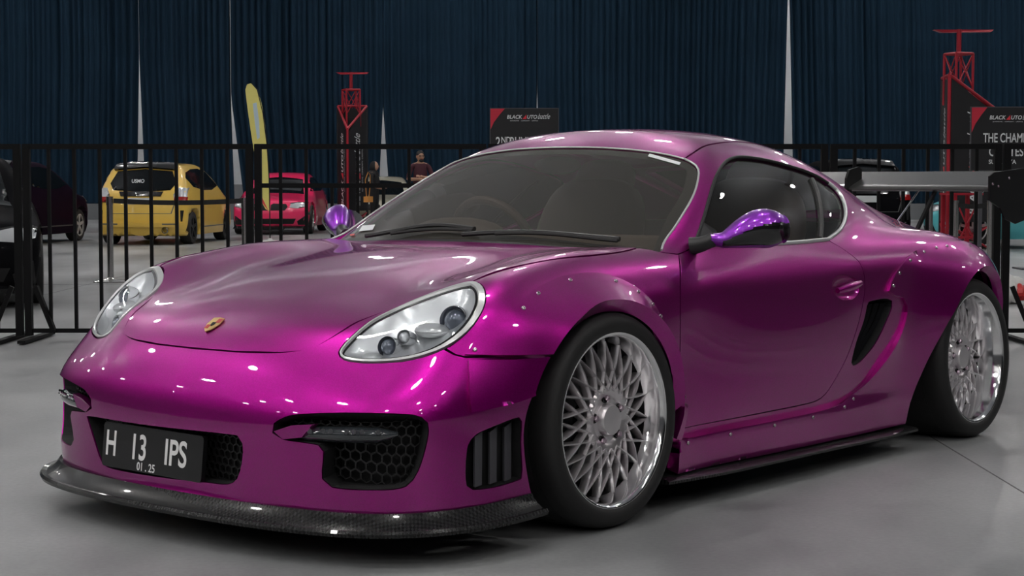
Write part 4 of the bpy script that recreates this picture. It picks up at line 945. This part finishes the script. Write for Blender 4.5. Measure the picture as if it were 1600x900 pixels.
# ================================================================== OTHER CARS
class FRONTV:
    def __init__(s, sg): s.sg = sg
    def to(s, P): return P[:, [1, 2]].copy()
    def ray(s, q):
        z = 0 * q[:, 0]; return np.stack([z + s.sg * 3.2, q[:, 0], q[:, 1]], -1), np.stack([z - s.sg, z, z], -1), .2, 3.4
FRONTP, REARP = FRONTV(1), FRONTV(-1)
SIDE2 = SIDEV()
mat('car_glass', (.006, .008, .010), .08, 0, coat=.0, ior=1.3); mat('red_lens', (.35, .01, .01), .15, coat=1.0); mat('clear_lens', (.62, .64, .66), .12, .4, coat=1.0); mat('amber_lens', (.55, .18, .03), .15, coat=1.0); mat('white_rim', (.55, .56, .55), .35, .3); mat('plate_print', (.62, .64, .64), .5)
def mkF(sp):
    ZT = Spl(*zip(*sorted(sp['top']))); WZ2 = Spl(*zip(*sp['side'])); PL = Spl(*zip(*sorted(sp['plan']))); NF = Spl(*zip(*sp['front'])); NR = Spl(*zip(*sp['rear'])); cr = sp.get('crown', .10)
    def F(P):
        sh = P.shape[:-1]; P = P.reshape(-1, 3); u, v, z = P.T; a = np.abs(v)
        t = z - (ZT(u) - cr * a * a - cr * .8 * a**4); w = a - (WZ2(z) * PL(u)); n = u - (NF(z) - .22 * a * a - .12 * a**6); r = (NR(z) + .16 * a * a + .12 * a**6) - u
        s = smax(smax(t * .8, w, .10), smax(n, r, .05), .08); s = np.maximum(s, .16 - z)
        for cu in sp['wheels'][:2]:
            s = np.maximum(s, np.minimum(sp['wheels'][2] + .045 - np.hypot(u - cu, z - sp['wheels'][2]), a - .52))
        return s.reshape(sh)
    return F
def bgcar(name, sp, loc, heading, scale, label, paint, rim='steel', group='parked show cars behind the barrier'):
    """heading: compass angle of the nose, 0 = away from the camera, clockwise"""
    t = empty(name, loc, PI / 2 - math.radians(heading), label, 'car', group); t.scale = (scale,) * 3; F = mkF(sp)
    C = np.array([0, 0, .62]); nu, nv = 150, 72
    th = np.linspace(.02, PI - .02, nv); ph = np.linspace(0, 2 * PI, nu, endpoint=False); TH, PH = np.meshgrid(th, ph, indexing='ij')
    D = np.stack([np.cos(TH), np.sin(TH) * np.cos(PH), np.sin(TH) * np.sin(PH)], -1).reshape(-1, 3)
    tt = cast(np.broadcast_to(C, D.shape).copy(), D, 2.9, .05, 90, 18, F); P = C + np.nan_to_num(tt, nan=.3)[:, None] * D
    Fc_ = [(i * nu + j, i * nu + (j + 1) % nu, (i + 1) * nu + (j + 1) % nu, (i + 1) * nu + j) for i in range(nv - 1) for j in range(nu)] + [tuple(range(nu)), tuple((nv - 1) * nu + j for j in range(nu - 1, -1, -1))]
    bd = MB().add([tuple(p) for p in P], Fc_).build('body', paint, t, angle=50)
    for (nm, par, poly, m, off, both) in sp['patches']:
        poly = np.asarray(poly, float)
        if par is REARP or par is FRONTP: L3 = np.stack([0 * poly[:, 0], poly[:, 0], poly[:, 1]], -1)
        elif par is SIDE2: L3 = np.stack([poly[:, 0], 0 * poly[:, 0] + .8, poly[:, 1]], -1)
        else: L3 = np.stack([poly[:, 0], poly[:, 1], 0 * poly[:, 0] + 1], -1)
        patch(nm, par, L3, .06, m=m if m != 'PAINT' else paint, parent=t, off=off, flange=abs(off) + .004, gap=0, both=both, F=F)
    r = sp['wheels'][2]
    for cu in sp['wheels'][:2]:
        for sg in (1, -1):
            v = sp['wheels'][3]
            w = MB().lathe([(r * .68, .0), (r * .80, .012), (r * .95, .004), (r, -.03), (r, -.17), (r * .9, -.20)], (cu, sg * v, r), (0, sg, 0), 28).build('wheel', 'rubber', t)
            rm = MB().lathe([(r * .70, .004), (r * .66, .006), (r * .62, -.03), (r * .60, -.06), (.001, -.05)], (cu, sg * v, r), (0, sg, 0), 24).build('rim', 'matt_black', w)
            sk = MB()
            for k in range(5):
                a = 2 * PI * k / 5 + .3; sk.bar((cu, sg * (v - .012), r), (cu + r * .66 * math.cos(a), sg * (v - .004), r + r * .66 * math.sin(a)), .05, .02, up=(0, sg, 0))
            sk.lathe([(r * .70, .005), (r * .63, .008), (r * .62, -.02)], (cu, sg * v, r), (0, sg, 0), 24); sk.build('spokes', rim, w)
    return t
def ngon(cx, cy, rx, ry, n=14): return [(cx + rx * math.cos(2 * PI * k / n), cy + ry * math.sin(2 * PI * k / n)) for k in range(n)]
hatch = dict(top=[(2.0, .62), (1.85, .78), (1.5, .90), (1.1, .98), (.75, 1.14), (.35, 1.34), (.05, 1.44), (-.4, 1.485), (-1.0, 1.47), (-1.5, 1.44), (-1.8, 1.40), (-2.0, 1.36)],
    side=[(.1, .80), (.3, .84), (.55, .845), (.8, .835), (.95, .81), (1.2, .73), (1.45, .62)], plan=[(2.0, .88), (1.3, .98), (.3, 1.0), (-1.2, 1.0), (-2.0, .94)],
    front=[(.1, 1.85), (.4, 1.93), (.7, 1.90), (.9, 1.75)], rear=[(.1, -1.84), (.35, -1.93), (.62, -1.92), (.9, -1.86), (1.1, -1.74), (1.4, -1.52)], wheels=(1.22, -1.28, .30, .80), crown=.06,
    patches=[('rear_window', REARP, [(-.52, .98), (-.60, 1.10), (-.50, 1.32), (0, 1.36), (.50, 1.32), (.60, 1.10), (.52, .98), (0, .95)], 'car_glass', .004, False),
             ('spoiler', REARP, [(-.56, 1.33), (-.54, 1.43), (0, 1.46), (.54, 1.43), (.56, 1.33), (0, 1.37)], 'gloss_black', .05, False),
             ('tailgate_garnish', REARP, [(-.36, .87), (-.40, .95), (.40, .95), (.36, .87)], 'gloss_black', .02, False),
             ('number_plate', REARP, [(-.22, .73), (-.22, .84), (.22, .84), (.22, .73)], 'plate_print', .014, False),
             ('rear_lamp', REARP, [(.60, .78), (.58, .90), (.64, 1.02), (.78, 1.02), (.80, .80)], 'clear_lens', .012, True),
             ('brake_lamp', REARP, [(.59, .76), (.60, .86), (.80, .86), (.80, .77)], 'red_lens', .018, True),
             ('tailgate_line', REARP, [(-.56, .56), (-.62, .74), (-.60, .74), (-.545, .57), (.545, .57), (.60, .74), (.62, .74), (.56, .56)], 'joint_filler', .0015, False),
             ('bumper_vent', REARP, [(.715, .42), (.705, .62), (.765, .62), (.745, .42)], 'matt_black', .003, True),
             ('bumper_step', REARP, [(-.74, .33), (-.76, .40), (.76, .40), (.74, .33)], 'PAINT', .035, False),
             ('reflector', REARP, [(.40, .37), (.40, .39), (.68, .39), (.68, .37)], 'joint_filler', .038, True),
             ('side_window', SIDE2, [(.62, 1.06), (.10, 1.32), (-.40, 1.375), (-.95, 1.36), (-1.35, 1.30), (-1.48, 1.20), (-1.20, 1.04), (-.6, .98), (.1, .98)], 'car_glass', .004, True),
             ('windscreen', TOPP, [(.85, -.55), (.80, 0), (.85, .55), (.18, .48), (.10, 0), (.18, -.48)], 'car_glass', .004, False),
             ('sill_line', SIDE2, [(.85, .30), (.85, .32), (-.9, .32), (-.9, .30)], 'joint_filler', .002, True),
             ('headlight', FRONTP, [(.45, .68), (.50, .80), (.72, .84), (.76, .74), (.60, .66)], 'clear_lens', .01, True),
             ('grille', FRONTP, [(-.55, .28), (-.55, .45), (.55, .45), (.55, .28)], 'matt_black', .004, False)])
coupe = dict(top=[(2.25, .62), (2.1, .72), (1.7, .82), (1.1, .90), (.85, .95), (.35, 1.22), (0, 1.35), (-.4, 1.40), (-.9, 1.38), (-1.3, 1.26), (-1.7, 1.06), (-2.0, 1.02), (-2.3, .98)],
    side=[(.1, .82), (.3, .885), (.55, .90), (.75, .885), (.88, .85), (1.1, .74), (1.38, .60)], plan=[(2.3, .86), (1.5, .98), (.3, .98), (-1.3, 1.0), (-2.3, .90)],
    front=[(.1, 2.12), (.35, 2.22), (.6, 2.20), (.8, 2.05)], rear=[(.1, -2.15), (.4, -2.26), (.7, -2.25), (.95, -2.2)], wheels=(1.40, -1.40, .33, .87), crown=.07,
    patches=[('windscreen', TOPP, [(.92, -.62), (.98, 0), (.92, .62), (.28, .52), (.20, 0), (.28, -.52)], 'car_glass', .004, False),
             ('side_window', SIDE2, [(.70, .96), (.20, 1.20), (-.15, 1.28), (-.75, 1.29), (-1.15, 1.20), (-1.35, 1.03), (-.9, .97)], 'car_glass', .004, True),
             ('headlight', FRONTP, [(.44, .60), (.46, .68), (.60, .71), (.82, .70), (.80, .62), (.62, .585)], 'clear_lens', .008, True),
             ('lamp_brow', FRONTP, [(.44, .685), (.46, .70), (.62, .725), (.82, .715), (.82, .70), (.60, .71)], 'matt_black', .010, True),
             ('kidney_grille', FRONTP, [(.03, .54), (.03, .66), (.08, .69), (.36, .68), (.40, .62), (.34, .54)], 'matt_black', .006, True),
             ('lower_grille', FRONTP, [(-.52, .24), (-.58, .36), (.58, .36), (.52, .24)], 'matt_black', .004, False),
             ('corner_duct', FRONTP, [(.62, .22), (.60, .30), (.78, .42), (.80, .22)], 'matt_black', .004, True),
             ('front_lip', FRONTP, [(-.80, .155), (-.82, .20), (.82, .20), (.80, .155)], 'gloss_black', .05, False),
             ('rear_window', TOPP, [(-1.05, -.48), (-1.02, 0), (-1.05, .48), (-1.62, .55), (-1.66, 0), (-1.62, -.55)], 'car_glass', .004, False),
             ('rear_lamp', REARP, [(.50, .74), (.50, .86), (.80, .86), (.80, .74)], 'red_lens', .01, True)])
for pn, c in (('yellow_paint', (.86, .56, .09)), ('pink_paint', (.90, .02, .13)), ('orange_paint', (.80, .10, .03)), ('dark_purple_paint', (.012, .006, .014)), ('black_paint', (.006, .006, .007)), ('cream_paint', (.45, .42, .33)), ('turquoise_paint', (.10, .55, .60))):
    mat(pn, c, .35 if max(c) > .05 else .45, 0.0, coat=(.03 if max(c) < .05 else 1.0), spec=(.06 if max(c) < .05 else .5), noise=(3, .04), ior=(1.12 if max(c) < .05 else None))
ycar = bgcar('hatchback_car', hatch, (-6.05, 28.6 + 1.75, 0), 4.0, .93, 'yellow hatchback seen from behind, with black roof spoiler and white plate', 'yellow_paint', 'matt_black')
mat('lettering_white', (.75, .77, .78), .5); mat('lettering_red', (.75, .03, .05), .5)
text_obj('rear_window_lettering', 'USMO', 'lettering_white', ycar, (-1.875, .16, 1.115), (0, -1, 0), (.35, 0, .94), .065, .9, bold=.02)
text_obj('plate_lettering', 'B 22', 'matt_black', ycar, (-1.955, .16, .765), (0, -1, 0), (0, 0, 1), .05, .9) if False else None
MB().lathe([(.055, 0), (.06, .01), (.06, .10), (.045, .10), (.045, 0)], (-1.98, -.46, .27), (1, 0, 0), 16).build('exhaust_tip', 'steel', ycar)
MB().tube([(-1.95, -.06, .94), (-1.955, -.045, .885), (-1.955, .045, .885), (-1.95, .06, .94)], .008, 6).bar((-1.956, -.045, .91), (-1.956, .045, .91), .012, .012).build('tailgate_badge', 'chrome', ycar)
pcar = bgcar('coupe_car', coupe, (px2x(421, 34.4), 34.4 + 2.0, 0), 180.0, .90, 'bright pink sports coupe facing the barrier, black grille and lip', 'pink_paint', 'steel')
text_obj('windscreen_lettering', 'alpha.sav', 'lettering_white', pcar, (.85, -.46, 1.02), (0, 1, 0), (-.86, 0, .50), .09, .95, bold=.02, depth=.02)
dcar = bgcar('hatchback_car', hatch, (-8.62, 29.75, 0), 6.0, .95, 'black and dark purple hatchback with white wheels, left of the yellow one', 'dark_purple_paint', 'white_rim')
ocar = bgcar('coupe_car', coupe, (px2x(196, 35.5), 37.5, 0), 172.0, .9, 'orange coupe mostly hidden behind the yellow hatchback', 'orange_paint', 'steel')
bcar = bgcar('sedan_car', coupe, (px2x(-95, 13.7) - .62, 13.7 + 2.05, 0), 163.0, .92, 'black sedan nose with large clear headlights behind the barrier post', 'black_paint', 'matt_black')
bcar2 = bgcar('hatchback_car', hatch, (px2x(-62, 21.5) - 1.0, 21.5 + 1.9, 0), 164.0, 1.12, 'tall black car standing behind the black sedan', 'black_paint', 'matt_black')
rcar = bgcar('hatchback_car', hatch, (px2x(1345, 29), 29 + 1.8, 0), -3.0, .97, 'black hatchback with red tail lamp seen under the rear wing', 'black_paint', 'matt_black')
ccar = bgcar('coupe_car', coupe, (px2x(1655, 27.5), 27.5, 0), -75.0, .95, 'turquoise coupe partly hidden behind the wing end plate', 'turquoise_paint', 'steel')
crcar = bgcar('coupe_car', coupe, (px2x(585, 36.5), 38.6, 0), 176.0, .85, 'cream coupe nose beside the foot of the red tower', 'cream_paint', 'steel')
# ================================================================== TOWERS, SIGNS, FLAG
mat('tower_red', (.36, .006, .022), .45, coat=.2); mat('banner_black', (.008, .008, .010), .55); mat('sign_red', (.60, .02, .05), .5); mat('flag_yellow', (.82, .74, .22), .7, noise=(6, .06)); mat('flag_blue', (.55, .68, .75), .7); mat('flag_red', (.8, .08, .08), .7)
def logo(parent, org, right, up, cap, small=True):
    """BLACK + red A + UTO + script word, laid along 'right'"""
    o, r, u = Vector(org), Vector(right), Vector(up); x = 0.0
    text_obj('logo_lettering', 'BLACK', 'lettering_white', parent, o, r, u, cap, .95, shear=.2, bold=.02); x = cap * 4.62
    n = r.cross(u); MB().prism([tuple(o + r * (x + a * cap) + u * (b * cap)) for a, b in ((-.15, -.12), (.95, -.12), (.95, 1.15))], tuple(n * .001), tuple(n * .004)).build('logo_triangle', 'lettering_red', parent, smooth=False); x += cap * 1.05
    text_obj('logo_lettering', 'UTO', 'lettering_white', parent, o + r * x, r, u, cap, .95, shear=.2, bold=.02); x += cap * 3.05
    text_obj('logo_lettering', 'battle', 'lettering_white', parent, o + r * x - u * cap * .05, r, u, cap * 1.45, .72, shear=.45, bold=.0)
    if small: text_obj('logo_tagline', 'AUTOMOTIVE  -  COMMUNITY  -  LIFESTYLE', 'lettering_white', parent, o + r * cap * .9 - u * cap * .75, r, u, cap * .28, 1.0)
def tower(px, Y, s, rz, label, hh=3.0, side=.66, red=(0,)):
    """three-sided banner tower: red corner tubes, black printed faces with sloping tops (one low corner), red mast on top"""
    t = empty('banner_tower', (px2x(px, Y), Y, 0), rz, label, 'tower', 'red and black banner towers'); R_ = .026; rad = side / 1.732
    base = [Vector((rad * math.sin(a), -rad * math.cos(a), 0)) for a in (0, 2 * PI / 3, -2 * PI / 3)]; zz = (hh * .70, hh * .86, hh * .86)
    T = [b_ + Vector((0, 0, z_)) for b_, z_ in zip(base, zz)]
    for k in range(3): MB().cyl(base[k], T[k], R_, n=10).build('corner_tube', 'tower_red' if k in red else 'banner_black', t)
    for a, b in ((0, 1), (2, 0), (1, 2)):
        MB().cyl(T[a], T[b], R_, n=10).build('top_tube', 'tower_red', t)
        d = (base[b] - base[a]).normalized(); nrm = Vector((d.y, -d.x, 0)); i = d * .03
        poly = [base[a] + i + Vector((0, 0, .45)), base[b] - i + Vector((0, 0, .45)), T[b] - i - Vector((0, 0, .05)), T[a] + i - Vector((0, 0, .05))]
        f = MB().prism([tuple(p) for p in poly], tuple(nrm * 0), tuple(nrm * .012)).build('banner_face', 'banner_black', t, smooth=False)
        for z0, z1 in ((.02, .42), (.42, .02)): MB().cyl(base[a] + Vector((0, 0, z0)), base[b] + Vector((0, 0, z1)), .014, n=8).build('brace', 'tower_red', t)
        logo(f, base[a] + d * (side * .60) + Vector((0, 0, .55)) + nrm * .013, Vector((0, 0, 1)), -d, min(side * .2, (hh * .76 - .6) / 13.2), small=False)
        text_obj('logo_tagline', 'AUTOMOTIVE - COMMUNITY - LIFESTYLE', 'lettering_white', f, base[a] + d * (side * .76) + Vector((0, 0, .85)) + nrm * .013, Vector((0, 0, 1)), -d, .034)
    fr_ = .21; z0, z1 = hh * .72, hh * .97; fx = [(fr_ * math.cos(q), fr_ * math.sin(q) + .06) for q in (PI / 4 + .5, 3 * PI / 4 + .5, 5 * PI / 4 + .5, 7 * PI / 4 + .5)]
    for (x, y) in fx: MB().cyl((x, y, z0), (x, y, z1), .02, n=8).build('frame_tube', 'tower_red', t)
    for k in range(4):
        (x, y), (x2, y2) = fx[k], fx[(k + 1) % 4]; MB().cyl((x, y, z1), (x2, y2, z1), .02, n=8).build('frame_tube', 'tower_red', t); MB().cyl((x, y, z0 + .25), (x2, y2, z1), .009, n=8).cyl((x, y, z1), (x2, y2, z0 + .25), .009, n=8).build('frame_brace', 'tower_red', t)
    MB().cyl((0, .06, z1), (0, .06, hh * 1.09), .035, n=10).build('mast', 'tower_red', t)
    zc_ = hh * 1.09; bl_ = side * .5; cb = MB().prism([(-bl_, .0, -.01), (-bl_ * .7, .02, -.05), (bl_ * 1.1, .1, -.035), (bl_ * 1.2, .12, 0)], (0, -.06, 0), (0, .06, 0)).build('cross_bar', 'tower_red', t, smooth=False); cb.location = (0, .03, zc_); cb.rotation_euler = (0, 0, -rz)
    t.scale = (s, s, s); return t
tower(549, 36.4, 1.0, math.radians(-6), 'slim red and black banner tower beside the pink coupe', hh=3.09, side=.62)
tower(1500, 25.9, 1.0, math.radians(83), 'tall red and black banner tower behind the contest sign', hh=3.05, side=.84, red=(2,))
def sign(px0, py0, w, h, Y, label, lines):
    o = at(px0, py0, Y); t = empty('event_sign', (o.x + w / 2, Y, 0), 0, label, 'sign', 'black event signs with red corner'); z = o.z
    b = MB().box((0, 0, z - h / 2), (w, .04, h)).build('sign_board', 'banner_black', t, smooth=False)
    MB().box((0, 0, z - h / 2), (w + .02, .03, h + .02)).build('sign_edge', 'grey_plastic', t, smooth=False)
    cx = [(-w / 2, z), (-w / 2 + w * .21, z), (-w / 2 + w * .13, z - h * .12), (-w / 2 + w * .05, z - h * .26), (-w / 2, z - h * .40)]
    MB().prism([(x, -.021, zz) for x, zz in cx], (0, -.004, 0), (0, 0, 0)).build('red_corner', 'sign_red', t, smooth=False)
    logo(b, (-w / 2 + w * .24, -.023, z - h * .19), (1, 0, 0), (0, 0, 1), w * .052)
    for s, x, dz, cap, sx in lines: text_obj('sign_lettering', s, 'lettering_white', b, (-w / 2 + w * x, -.023, z - h * dz), (1, 0, 0), (0, 0, 1), cap, sx, bold=.015)
    for x in (-w * .35, w * .35): MB().box((x, .03, (z - h) / 2), (.04, .04, z - h)).box((x, .03, .01), (.3, .4, .02)).build('sign_leg', 'grey_plastic', t, smooth=False)
    return t
sign(766.5, 170, .86, .66, 22.0, 'black sign reading 2nd runner up behind the purple roof', [('2', .075, .72, .115, .75), ('ND', .155, .655, .075, .75), ('RUNNER UP', .285, .72, .115, .62)])
sign(1518, 168, .86, .74, 20.5, 'black sign reading the champion contest Surabaya beside the red tower', [('THE CHAMPION', .16, .555, .105, .62), ('CONTEST', .24, .775, .105, .70), ('SURABAYA', .24, .90, .048, .95)])
# feather flag
Yf = 29.8; fo = at(422, 381, Yf); fl_ = empty('feather_flag', (fo.x, Yf, 0), 0, 'pale yellow feather flag on a thin pole by the pink coupe', 'flag')
ol = [(383.5, 140), (386, 132), (392, 130), (400, 138), (408, 160), (414, 195), (418, 240), (420, 290), (420.5, 330), (409, 316), (407, 300), (401, 262), (395, 225), (389, 185)]
P = [at(a, b, Yf) - Vector((fo.x, 0, 0)) for a, b in ol]
fl_m = MB().prism([(p.x, .0, p.z) for p in crv(np.array([tuple(p) for p in P]), .08, closed=True).tolist() and [Vector(q) for q in crv(np.array([tuple(p) for p in P]), .08, closed=True)]], (0, -.006, 0), (0, .006, 0)).build('flag_cloth', 'flag_yellow', fl_, smooth=False)
P2 = [at(a, b, Yf) - Vector((fo.x, 0, 0)) for a, b in ((420.5, 331), (409, 316), (408.5, 306))]; MB().prism([(p.x, 0, p.z) for p in P2], (0, -.009, 0), (0, .009, 0)).build('flag_tip', 'flag_red', fl_, smooth=False)
P3_ = [at(a, b, Yf) - Vector((fo.x, 0, 0)) for a, b in ((395, 162), (401, 160), (405, 190), (406, 215), (402, 218), (398, 190))]; MB().prism([(p.x, 0, p.z) for p in P3_], (0, -.008, 0), (0, .008, 0)).build('flag_print', 'flag_blue', fl_, smooth=False)
pp = [at(a, b, Yf) - Vector((fo.x, Yf, 0)) for a, b in ((422, 378), (421.5, 330), (420.5, 280), (417, 225), (411, 178), (402, 140), (393, 130))]; MB().tube([(p.x, 0, p.z) for p in pp], .010, 8).build('flag_pole', 'matt_black', fl_)
for ch in fl_.children:
    if ch.name.startswith(('flag_cloth', 'flag_tip', 'flag_print')): pass
MB().lathe([(.0001, 0), (.26, 0), (.26, .02), (.05, .05), (.02, .08)], (0, 0, 0), (0, 0, 1), 24).build('flag_base', 'plate_print', fl_)
# red frame table and things on the floor
rt_ = empty('frame_table', (px2x(1500, 25), 25, 0), math.radians(10), 'red tubular frame table before the turquoise car', 'table')
for x in (-.18, .20):
    for y in (-.2, .2): MB().box((x, y, .43), (.05, .05, .86)).build('leg', 'tower_red', rt_, smooth=False)
MB().box((.01, 0, .87), (.46, .48, .03)).build('table_top', 'tower_red', rt_, smooth=False); MB().bar((-.18, -.2, .06), (.20, -.2, .8), .02, .02).bar((-.18, -.2, .8), (.20, -.2, .06), .02, .02).build('brace', 'tower_red', rt_, smooth=False); MB().bar((-.18, -.2, .25), (.2, -.2, .25), .03, .03).build('stretcher', 'tower_red', rt_, smooth=False)
mat('plastic_white', (.72, .72, .70), .4, bump=(25, .6)); mat('plastic_red', (.55, .03, .03), .4)
Yb = 14.6; bx = px2x(1578, Yb)
def crumple(p):
    x, y, z = p; k = 1 + .16 * math.sin(7 * x + 3 * z) + .10 * math.sin(11 * y + 5 * x); return (x * k, y * k, z * k)
sb = empty('carrier_bag', (bx, Yb, 0), 0, 'white and red plastic bag lying behind the barrier', 'bag')
MB().ellipsoid((0, 0, .12), (.13, .10, .13), None, 18, 10, crumple).build('bag_body', 'plastic_white', sb); MB().ellipsoid((.08, -.05, .10), (.07, .07, .07), None, 12, 8, crumple).build('bag_print', 'plastic_red', sb)
# ================================================================== PEOPLE
mat('skin', (.42, .23, .15), .55); mat('hair_black', (.006, .005, .005), .5); mat('shirt_maroon', (.06, .012, .022), .8, bump=(60, .3)); mat('trousers_black', (.01, .01, .012), .8); mat('top_black', (.010, .010, .012), .8); mat('bag_orange', (.65, .28, .06), .6); mat('shoe', (.02, .02, .02), .5)
def skin_figure(name, joints, edges, root, m, parent, sub=2):
    me = bpy.data.meshes.new(name); me.from_pydata([j[0] for j in joints], edges, []); o = bpy.data.objects.new(name, me); col.objects.link(o)
    o.modifiers.new('skin', 'SKIN'); sv = me.skin_vertices[0].data if me.skin_vertices else None
    if sv is None:
        bm = bmesh.new(); bm.from_mesh(me); bm.verts.layers.skin.verify(); bm.to_mesh(me); bm.free(); sv = me.skin_vertices[0].data
    for i, j in enumerate(joints): sv[i].radius = (j[1], j[2] if len(j) > 2 else j[1]); sv[i].use_root = (i == root)
    s = o.modifiers.new('sub', 'SUBSURF'); s.levels = sub; s.render_levels = sub
    bpy.context.view_layer.update(); m2 = bpy.data.meshes.new_from_object(o.evaluated_get(bpy.context.evaluated_depsgraph_get())); col.objects.unlink(o); bpy.data.objects.remove(o)
    m2.materials.clear(); m2.shade_smooth(); return m2
def person(loc, rz, h, label, shirt, arms, hair, face_dir=0.0):
    """standing figure; local -y is the front"""
    t = empty('person', loc, rz, label, 'person'); k = h / 1.70
    J = [((0, 0, .95), .15, .11), ((0, 0, 1.12), .145, .105), ((0, 0, 1.30), .165, .115), ((0, 0.01, 1.42), .13, .085), ((0, .01, 1.49), .055), ((0, 0, 1.55), .055),
         ((.10, 0, .88), .095), ((.11, 0, .50), .062), ((.11, .02, .10), .042), ((.12, -.12, .03), .035),
         ((-.10, 0, .88), .095), ((-.11, 0, .50), .062), ((-.11, .02, .10), .042), ((-.12, -.12, .03), .035)]
    E = [(0, 1), (1, 2), (2, 3), (3, 4), (4, 5), (0, 6), (6, 7), (7, 8), (8, 9), (0, 10), (10, 11), (11, 12), (12, 13)]
    for sg, (el, wr, hd) in zip((1, -1), arms):
        b = len(J); J += [((sg * .17, .01, 1.40), .062), (el, .045), (wr, .033), (hd, .036)]; E += [(3, b), (b, b + 1), (b + 1, b + 2), (b + 2, b + 3)]
    me = skin_figure('figure', J, E, 0, None, t); b = bpy.data.objects.new('figure', me); link(b, t)
    for mm in ('skin', shirt, 'trousers_black', 'shoe'): me.materials.append(M[mm])
    for p in me.polygons:
        c = p.center; arm = abs(c.x) > .20 or (c.y < -.13 and c.z > .9)
        if c.z > 1.455: p.material_index = 0
        elif c.z < .07: p.material_index = 3
        elif c.z < .93: p.material_index = 2
        else: p.material_index = 1
        if c.z > .85:
            for sg, (el, wr, hd) in zip((1, -1), arms):
                for s in np.linspace(0.15, 1, 8):
                    q = Vector(el).lerp(Vector(wr), s)
                    if (q - c).length < .055: p.material_index = 0
                if (Vector(hd) - c).length < .075: p.material_index = 0
    # head with nose, ears, eyes, mouth
    hd = MB().ellipsoid((0, 0, 0), (.078, .095, .118), None, 24, 18, lambda p: (p[0] * (1 - .18 * max(0, -p[2])), p[1], p[2])).build('head', 'skin', t); hd.location = (0, -.012, 1.60); hd.rotation_euler = (0, 0, face_dir)
    MB().prism([(-.014, -.092, -.025), (.014, -.092, -.025), (.004, -.092, .02), (-.004, -.092, .02)], (0, 0, 0), (0, -.02, -.004)).build('nose', 'skin', hd)
    for sg in (1, -1):
        MB().ellipsoid((sg * .031, -.086, .012), (.014, .008, .007), nu=10, nv=6).build('eye', 'hair_black', hd); MB().ellipsoid((sg * .080, .005, -.005), (.010, .022, .032), nu=10, nv=8).build('ear', 'skin', hd)
    MB().box((0, -.088, -.055), (.042, .012, .009)).build('mouth', 'plastic_red', hd, smooth=False)
    if hair == 'short':
        MB().ellipsoid((0, .012, .030), (.084, .097, .103), None, 22, 14, lambda p: (p[0], p[1] if p[2] > -.1 or p[1] > 0 else p[1] * .55, max(p[2], -.45))).build('hair', 'hair_black', hd)
        for sg in (1, -1): MB().tube([(sg * .031 + .022 * math.cos(a), -.099, .012 + .017 * math.sin(a)) for a in np.linspace(0, 2 * PI, 14, endpoint=False)], .0035, 6, closed=True).build('spectacles', 'matt_black', hd)
        MB().ellipsoid((0, -.07, -.085), (.05, .035, .035), nu=14, nv=8).build('beard', 'hair_black', hd)
    else:
        MB().ellipsoid((0, .02, -.02), (.105, .105, .145), None, 22, 16, lambda p: (p[0], p[1] if p[1] > -.55 else -.55, p[2])).build('headscarf', 'top_black', hd); MB().ellipsoid((0, .03, -.17), (.16, .12, .09), None, 18, 10).build('headscarf_drape', 'top_black', hd)
    for sg, (el, wr, hnd) in zip((1, -1), arms):
        d = (Vector(hnd) - Vector(wr)).normalized(); s = d.orthogonal().normalized()
        for f in range(4): MB().tube([Vector(hnd) + s * (.013 * (f - 1.5)), Vector(hnd) + s * (.014 * (f - 1.5)) + d * .045, Vector(hnd) + s * (.013 * (f - 1.5)) + d * .072 + Vector((0, .012, -.01))], [.0085, .008, .006], 6).build('finger', 'skin', t)
        MB().tube([Vector(hnd) - d * .01 + s * .03, Vector(hnd) + d * .02 + s * .045], [.010, .008], 6).build('thumb', 'skin', t)
    t.scale = (k,) * 3; return t
fold = [((.27, -.06, 1.14), (.06, -.19, 1.17), (-.03, -.20, 1.19)), ((-.27, -.06, 1.13), (-.06, -.215, 1.13), (.03, -.22, 1.12))]
person((px2x(657, 35), 35.0, 0), math.radians(8), 1.67, 'man in maroon shirt and spectacles with folded arms before the curtain', 'shirt_maroon', fold, 'short', .25)
hold = [((.22, -.05, 1.14), (.12, -.26, 1.10), (.08, -.32, 1.12)), ((-.24, -.02, 1.14), (-.12, -.24, 1.06), (-.06, -.31, 1.09))]
w_ = person((px2x(585, 36), 36.0, 0), math.radians(75), 1.47, 'woman in black headscarf and top beside the red tower', 'top_black', hold, 'scarf', 0)
bagw = empty('shoulder_bag', (px2x(576, 35.6), 35.55, 0), math.radians(75), 'orange shoulder bag on a strap worn by the woman in black', 'bag')
MB().box((0, 0, .70), (.30, .10, .12)).build('bag_body', 'bag_orange', bagw, smooth=False); MB().tube([(.05, .0, .75), (.06, -.02, 1.0), (.04, -.03, 1.20), (0, .0, 1.26), (-.04, .05, 1.1), (-.05, .02, .75)], .008, 6).build('strap', 'bag_orange', bagw)
